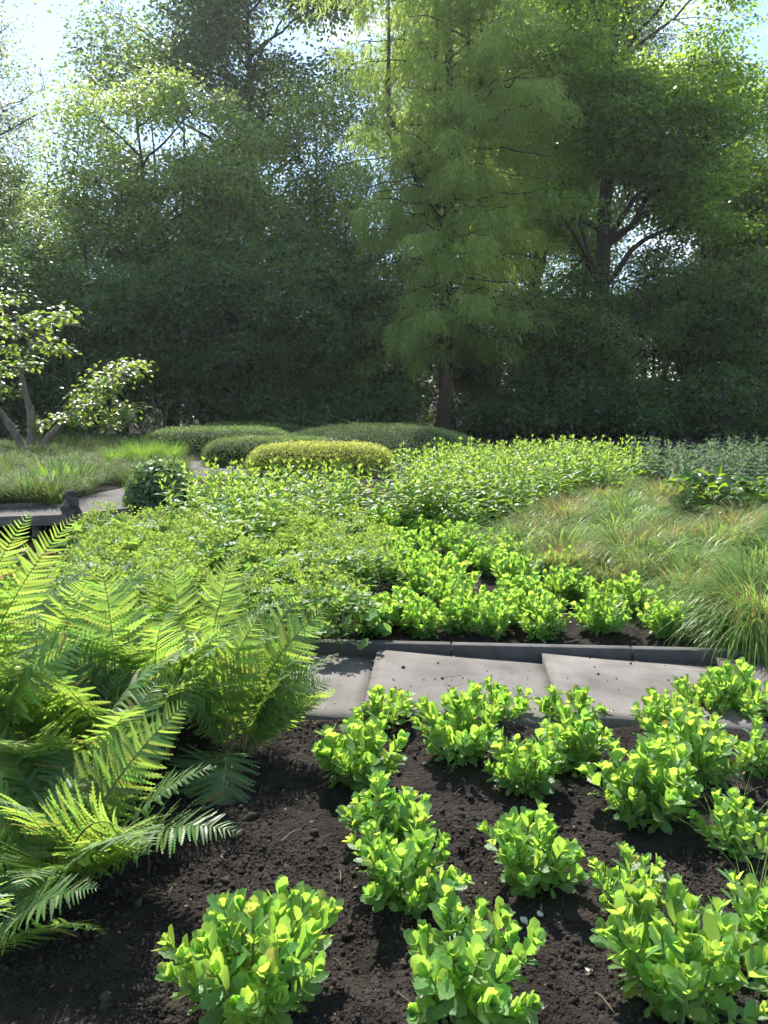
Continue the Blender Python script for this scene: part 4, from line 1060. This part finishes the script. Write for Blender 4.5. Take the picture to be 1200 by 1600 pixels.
# feathery conifer: pendulous fine sprays on level branches
def conifer(base, H, seed):
    r = np.random.default_rng(seed); bx, by = base
    root = thing('feathery_conifer', 'tall feathery yellow-green conifer with drooping sprays and reddish trunk', 'conifer', (bx, by, 0))
    z = np.linspace(-0.1, H, 16); tc = np.stack([np.cumsum(r.normal(0, 0.02, 16)), np.cumsum(r.normal(0, 0.02, 16)), z], -1); tc -= np.array((tc[0][0], tc[0][1], 0))
    b = MB(); tube(b, tc, 0.30 * (1 - 0.9 * np.linspace(0, 1, 16)) * (1 + 0.6 * np.exp(-np.linspace(0, 1, 16) * 25)), 12); b.obj('trunk', MAT['bark_red'], root, True)
    stems = [tc]
    for k, (dx, z0) in enumerate(((-2.2, 7.5), (0.7, 8.0), (1.1, 9.0), (-0.5, 8.2))):
        n = 10; t = np.linspace(0, 1, n)
        lc = np.stack([dx * np.minimum(1, t * 3) ** 0.8 + r.normal(0, 0.03, n), 0.4 * (k % 2 - 0.5) * np.minimum(1, t * 3) + r.normal(0, .03, n), z0 + (H * 0.93 - z0) * t], -1)
        b = MB(); tube(b, lc, np.linspace(0.11, 0.02, n), 8); b.obj('leader', MAT['bark_red'], root, True); stems.append(lc)
    P_, D_, L_ = [], [], []
    nb = 185
    for k in range(nb):
        f = k / (nb - 1); z0 = 3.5 + (H - 4.3) * f ** 1.10
        a = k * 2.39996 + r.normal(0, 0.3)
        st = stems[0] if z0 < 8.5 or r.random() < 0.4 else stems[int(r.integers(1, 5))]
        p0 = np.array([np.interp(z0, st[:, 2], st[:, c]) for c in range(3)])
        ln = np.interp(z0, [2.5, 4, 6, 10, 15, H], [3.4, 4.3, 3.9, 4.4, 3.9, 1.5]) * r.uniform(0.65, 1.1)
        tip = p0 + np.array((math.cos(a) * ln, math.sin(a) * ln, ln * r.uniform(-0.22, 0.12) - (0.5 if z0 < 6 else 0)))
        cv = limb_curve(p0, tip, r, 0.10, 10)
        b = MB(); tube(b, cv, np.linspace(0.05 if z0 < 14 else 0.035, 0.008, 10), 5); b.obj('branch', MAT['bark_red'], root, True)
        # side branchlets with hanging sprays
        for q in range(int(23 * ln / 3.5) + 6):
            s = r.uniform(0.10, 1.0); i0 = min(int(s * 9), 8); p = cv[i0] + (cv[i0 + 1] - cv[i0]) * (s * 9 - i0)
            sa = a + r.choice((-1, 1)) * r.uniform(0.3, 1.3); sl = r.uniform(0.35, 1.2) * (1.15 - 0.5 * s)
            m = 35; t = r.random(m) ** 0.8
            pp = p + np.stack([np.cos(sa) * sl * t, np.sin(sa) * sl * t, -0.55 * sl * t ** 2 * 1.1], -1) + r.normal(0, 0.07, (m, 3)) + np.array((0, 0, -1)) * (r.random((m, 1)) ** 1.3 * 0.60)
            P_.append(pp); D_.append(np.stack([0.35 * np.cos(sa) + r.normal(0, .45, m), 0.35 * np.sin(sa) + r.normal(0, .45, m), -0.75 + r.normal(0, .3, m)], -1)); L_.append(r.uniform(0.14, 0.34, m))
    P_, D_, L_ = np.concatenate(P_), np.concatenate(D_), np.concatenate(L_)
    b = MB(); b.stamp(SPRAY, frames(D_, rdir(len(P_), r), L_), P_); stuff(b.obj('crown', MAT['lf_cypress'], root)); return len(P_)
Y = 29.5
conifer((X(697, Y), Y), 21, 9)

# low dark wood far behind, seen only between the stems
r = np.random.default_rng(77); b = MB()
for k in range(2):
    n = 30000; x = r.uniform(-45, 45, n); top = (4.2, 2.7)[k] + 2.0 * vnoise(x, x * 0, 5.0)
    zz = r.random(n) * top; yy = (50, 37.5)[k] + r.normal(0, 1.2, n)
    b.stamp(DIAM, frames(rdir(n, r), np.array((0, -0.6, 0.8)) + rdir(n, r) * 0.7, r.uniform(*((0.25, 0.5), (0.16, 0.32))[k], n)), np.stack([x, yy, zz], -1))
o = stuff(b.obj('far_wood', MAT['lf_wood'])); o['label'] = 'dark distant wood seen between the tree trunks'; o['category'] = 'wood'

# dark undergrowth shrubs along the foot of the trees
for k, (u, Yk, h, w, lab) in enumerate(((590, 27.5, 2.4, 1.5, 'low dark shrub behind the domed hedge'), (800, 28, 1.6, 1.9, 'low dark shrub beside the conifer trunk'), (880, 27, 2.2, 1.9, 'low shrub in the shade behind the sunlit perennials'), (1010, 26.5, 2.4, 1.9, 'low shrub below the grey-green understory'), (1130, 26.5, 2.6, 1.9, 'low shrub near the edge in deep shade'), (470, 26.5, 1.9, 2.0, 'low dark shrub above the back hedge'))):
    x = X(u, Yk)
    tree('undergrowth_shrub', lab, (x, Yk), h, [(x, Yk, h * 0.5, w, 1.2, h * 0.5)], 48, 100, 0.13, MAT['lf_under'], MAT['bark'], 0.05, 8, 0.36, 60 + k, 'undergrowth shrubs under the trees', gap=-0.4, nstem=3, trunk_to=0.6)

# small multi-stemmed tree by the terrace
Y = 19.0
root_p = PD(48, 702, Y); root_p[2] = 0
root = thing('small_spreading_tree', 'small tree with three leaning stems and large sunlit leaves by the terrace', 'tree', root_p)
r = np.random.default_rng(8)
def rel(pts): return np.array([PD(u, v, Y + dy) - root_p for u, v, dy in pts])
stems = [rel([(48, 722, 0), (50, 670, 0), (48, 640, 0.1), (38, 612, 0.1), (34, 585, 0.2), (42, 555, 0.2), (55, 525, 0.2)]),
         rel([(44, 722, 0), (28, 685, -.1), (10, 655, -.2), (-8, 632, -.3), (-25, 600, -.3), (-30, 560, -.3)]),
         rel([(58, 722, 0), (72, 688, .1), (92, 668, .1), (108, 650, .1), (135, 628, 0), (165, 605, 0), (200, 583, 0)])]
def smooth(p, n=16):
    t = np.linspace(0, len(p) - 1, n); return np.stack([np.interp(t, np.arange(len(p)), p[:, c]) for c in range(3)], -1)
for k, s in enumerate(stems):
    b = MB(); tube(b, smooth(s), np.linspace((0.12, 0.11, 0.13)[k], (0.03, 0.03, 0.015)[k], 16) * (1 + 0.10 * np.sin(np.arange(16) * 1.7)), 9); b.obj('trunk', MAT['bark_grey'], root, True)
CL = [(20, 520), (45, 500), (70, 505), (60, 530), (35, 545), (10, 545), (5, 500), (8, 470), (-15, 480), (-30, 520), (15, 575), (45, 570), (-20, 570), (85, 490), (100, 493), (80, 545), (95, 550), (10, 610), (-20, 600),
      (130, 615), (145, 600), (160, 585), (178, 575), (200, 570), (220, 572), (185, 592), (205, 588), (165, 605), (120, 635), (140, 630), (165, 625), (185, 640), (195, 650), (175, 660), (150, 650), (110, 650), (85, 655), (70, 660), (205, 640), (125, 655)]
LR = leaf_tpl([0.2, 0.9, 1.0, 0.8, 0.1], 1, 0.8, 0.15, 0.0, tipdrop=0.25)
b = MB(); tw = MB(); S = np.concatenate([smooth(s)[4:] for s in stems])
for u, v in CL:
    for rep in range(2):
        c = PD(u + r.normal(0, 5), v + r.normal(0, 4), Y + r.normal(0, 0.55)) - root_p
        m = int(np.argmin(np.linalg.norm(S - c, axis=1))); tube(tw, limb_curve(S[m], c, r, 0.1, 5), np.linspace(0.016, 0.005, 5), 4, False)
        n = 24; off = r.normal(0, 1, (n, 3)) * (0.16, 0.16, 0.08)
        b.stamp(LR, frames(norm(off * (1, 1, .2)) + rdir(n, r) * .5 + np.array((0, 0, -.3)), np.array((0, 0, 1.0)) + rdir(n, r) * 0.5, r.uniform(.09, .15, n)), c + off)
stuff(tw.obj('twigs', MAT['bark_grey'], root)); stuff(b.obj('crown', MAT['lf_small'], root))
bw = MB(); tube(bw, smooth(rel([(70, 510, .1), (90, 505, .1), (110, 505, 0.1), (130, 512, .1), (148, 520, .1)]), 10), np.linspace(0.014, 0.005, 10), 4); bw.obj('bare_branch', MAT['bark_grey'], root)
# thin forked sapling by the hedge
p = PD(255, 695, 21); p[2] = 0
o = thing('forked_sapling', 'thin forked bare stem standing beside the block hedge', 'sapling', p)
for k, (dx, h) in enumerate(((-0.25, 1.5), (0.2, 1.4))):
    b = MB(); tube(b, bez((0, 0, 0), (dx * .2, 0, h * .5), (dx, 0, h), 8), np.linspace(0.05, 0.02, 8), 7); b.obj('stem', MAT['bark'], o, True)

# ------------------------------------------------------------------ small things on the soil and slabs
PALE = solid_mat('pale_stone', (0.45, 0.44, 0.42), (0.62, 0.6, 0.58), scale=30, bump=0.2)
for k, (u, v, s, lab) in enumerate(((818, 1449, 0.016, 'pale stone chip on the soil behind the sedum with a side shoot'), (843, 1444, 0.014, 'greyish leaf-shaped chip next to the pale stone chip'), (918, 1523, 0.009, 'tiny pale pebble in the open soil'), (870, 1180, 0.008, 'tiny pale pebble near the slab'), (662, 1197, 0.010, 'small light pebble beside the wide low sedum'))):
    p = P(u, v, 0); b = MB(); b.add(*ico(70 + k)); o = b.obj('pebble', PALE); o.scale = (s, s * 0.8, s * 0.45); o.rotation_euler = (0.3, 0.2, k); o.location = (p[0], p[1], float(hfun(p[0], p[1])) + s * 0.3)
    tag(o, lab, 'pebble', 'pale pebbles on the soil')
r = np.random.default_rng(15)
TW = [(150, 1380, 190, 1350), (195, 1350, 245, 1335), (530, 1375, 532, 1400), (640, 1140, 660, 1138), (930, 1565, 960, 1600), (775, 1290, 800, 1310), (1005, 1350, 1040, 1365), (440, 1330, 470, 1312), (230, 1340, 232, 1370), (270, 1390, 262, 1412), (690, 1090, 720, 1085)]
for k, (u1, v1, u2, v2) in enumerate(TW):
    a, c = P(u1, v1, 0), P(u2, v2, 0); a[2], c[2] = float(hfun(*a[:2])) + .012, float(hfun(*c[:2])) + .014
    if k in (3, 10): a[2] = c[2] = 0.1
    m = (a + c) / 2 + np.array((r.normal(0, .01), r.normal(0, .01), 0.012)); b = MB(); tube(b, bez(a, m, c, 6), 0.0016, 5)
    o = b.obj('dry_stalk', MAT['twig']); tag(o, 'thin dry stalk lying on the dark soil', 'dry stalk', 'dry stalks on the soil')
# weedy grass seedlings among the sedums at the edge
for k, (u, v, s) in enumerate(((1150, 1330, .8), (1185, 1420, 1.0), (1165, 1480, .9), (1120, 1300, .7))):
    p = P(u, v, 0); o = thing('grass_weed', ('thin grass weed behind the tall-bladed sedum', 'thin grass weed at the edge between two sedums', 'thin grass weed in the edge sedum', 'wispy grass weed in front of the drooping sedum')[k], 'weed', (p[0], p[1], float(hfun(*p[:2]))), k, 'grass weeds', s)
    stuff(link('blades', tussock('blades', 400 + k, 16, (0.2, 0.42), (0.9, 1.5), 0.003, 1.0, MAT['grass'], 0.03), o))
# crumbs of soil on the slabs
b = MB(); n = 130; a = r.uniform(j1 - SL, j3 + SL, n); c = -r.uniform(0.03, PATH_W, n) ** 1.0
fr = ((a - j1) % SL) / SL; s = 0.003 + 0.003 * r.pareto(3, n)
pp = np.stack([K0[0] + kd[0] * a + kn[0] * c, K0[1] + kd[1] * a + kn[1] * c, 0.090 - 0.050 * fr + s * 0.3], -1)
b.stamp(ico(9), frames(rdir(n, r), rdir(n, r), np.minimum(s, .012)), pp)
o = stuff(b.obj('soil_crumbs', MAT['clod'])); o['label'] = 'dark soil crumbs scattered over the paving slabs'; o['category'] = 'soil'

# ------------------------------------------------------------------ thin air volume, added to imitate a lens veil
m, N, L = nmat('veil_air')
out = N.new('ShaderNodeOutputMaterial'); v = N.new('ShaderNodeVolumePrincipled')
v.inputs['Color'].default_value = (0.93, 0.95, 1.0, 1); v.inputs['Density'].default_value = 0.0005; v.inputs['Anisotropy'].default_value = 0.45  # scatters sunlight to lift the dark trees
L.new(v.outputs[0], out.inputs['Volume'])
b = MB(); box(b, (0, 0, 14.5), (290, 290, 16.5)); o = stuff(b.obj('veil_haze', m)); o['label'] = 'thin air volume added to imitate a lens veil over the garden'; o['category'] = 'veil_haze'

# dry flakes of leaf and straw lying on the soil
r = np.random.default_rng(91); b = MB(); n = 420
x, y = r.uniform(-1.2, 1.8, n), r.uniform(1.3, 3.5, n); a, c = kc(x, y); ok = c < -PATH_W - 0.02; x, y = x[ok], y[ok]; n = len(x)
b.stamp(DIAM, frames(np.stack([r.normal(size=n), r.normal(size=n), r.normal(0, .25, n)], -1), np.array((0, 0, 1.0)) + rdir(n, r) * 0.5, r.uniform(0.006, 0.022, n)) * np.stack([r.uniform(0.3, 1.0, n), np.ones(n), np.ones(n)], -1)[:, None, :], np.stack([x, y, hfun(x, y) + 0.008], -1))
n = 150; x, y = r.uniform(-1.2, 1.8, n), r.uniform(1.3, 3.5, n); a, c = kc(x, y); ok = c < -PATH_W - 0.02
for xx, yy in zip(x[ok], y[ok]):
    an = r.random() * 6.28; ln = r.uniform(0.02, 0.07); p0 = np.array((xx, yy, 0)); p2 = p0 + np.array((math.cos(an) * ln, math.sin(an) * ln, 0)); p0[2], p2[2] = float(hfun(*p0[:2])) + .006, float(hfun(*p2[:2])) + .008
    tube(b, bez(p0, (p0 + p2) / 2 + np.array((0, 0, .006)), p2, 4), 0.0009, 3, False)
o = stuff(b.obj('leaf_litter', MAT['twig'])); o['label'] = 'dry leaf flakes and straw bits on the dark soil'; o['category'] = 'litter'
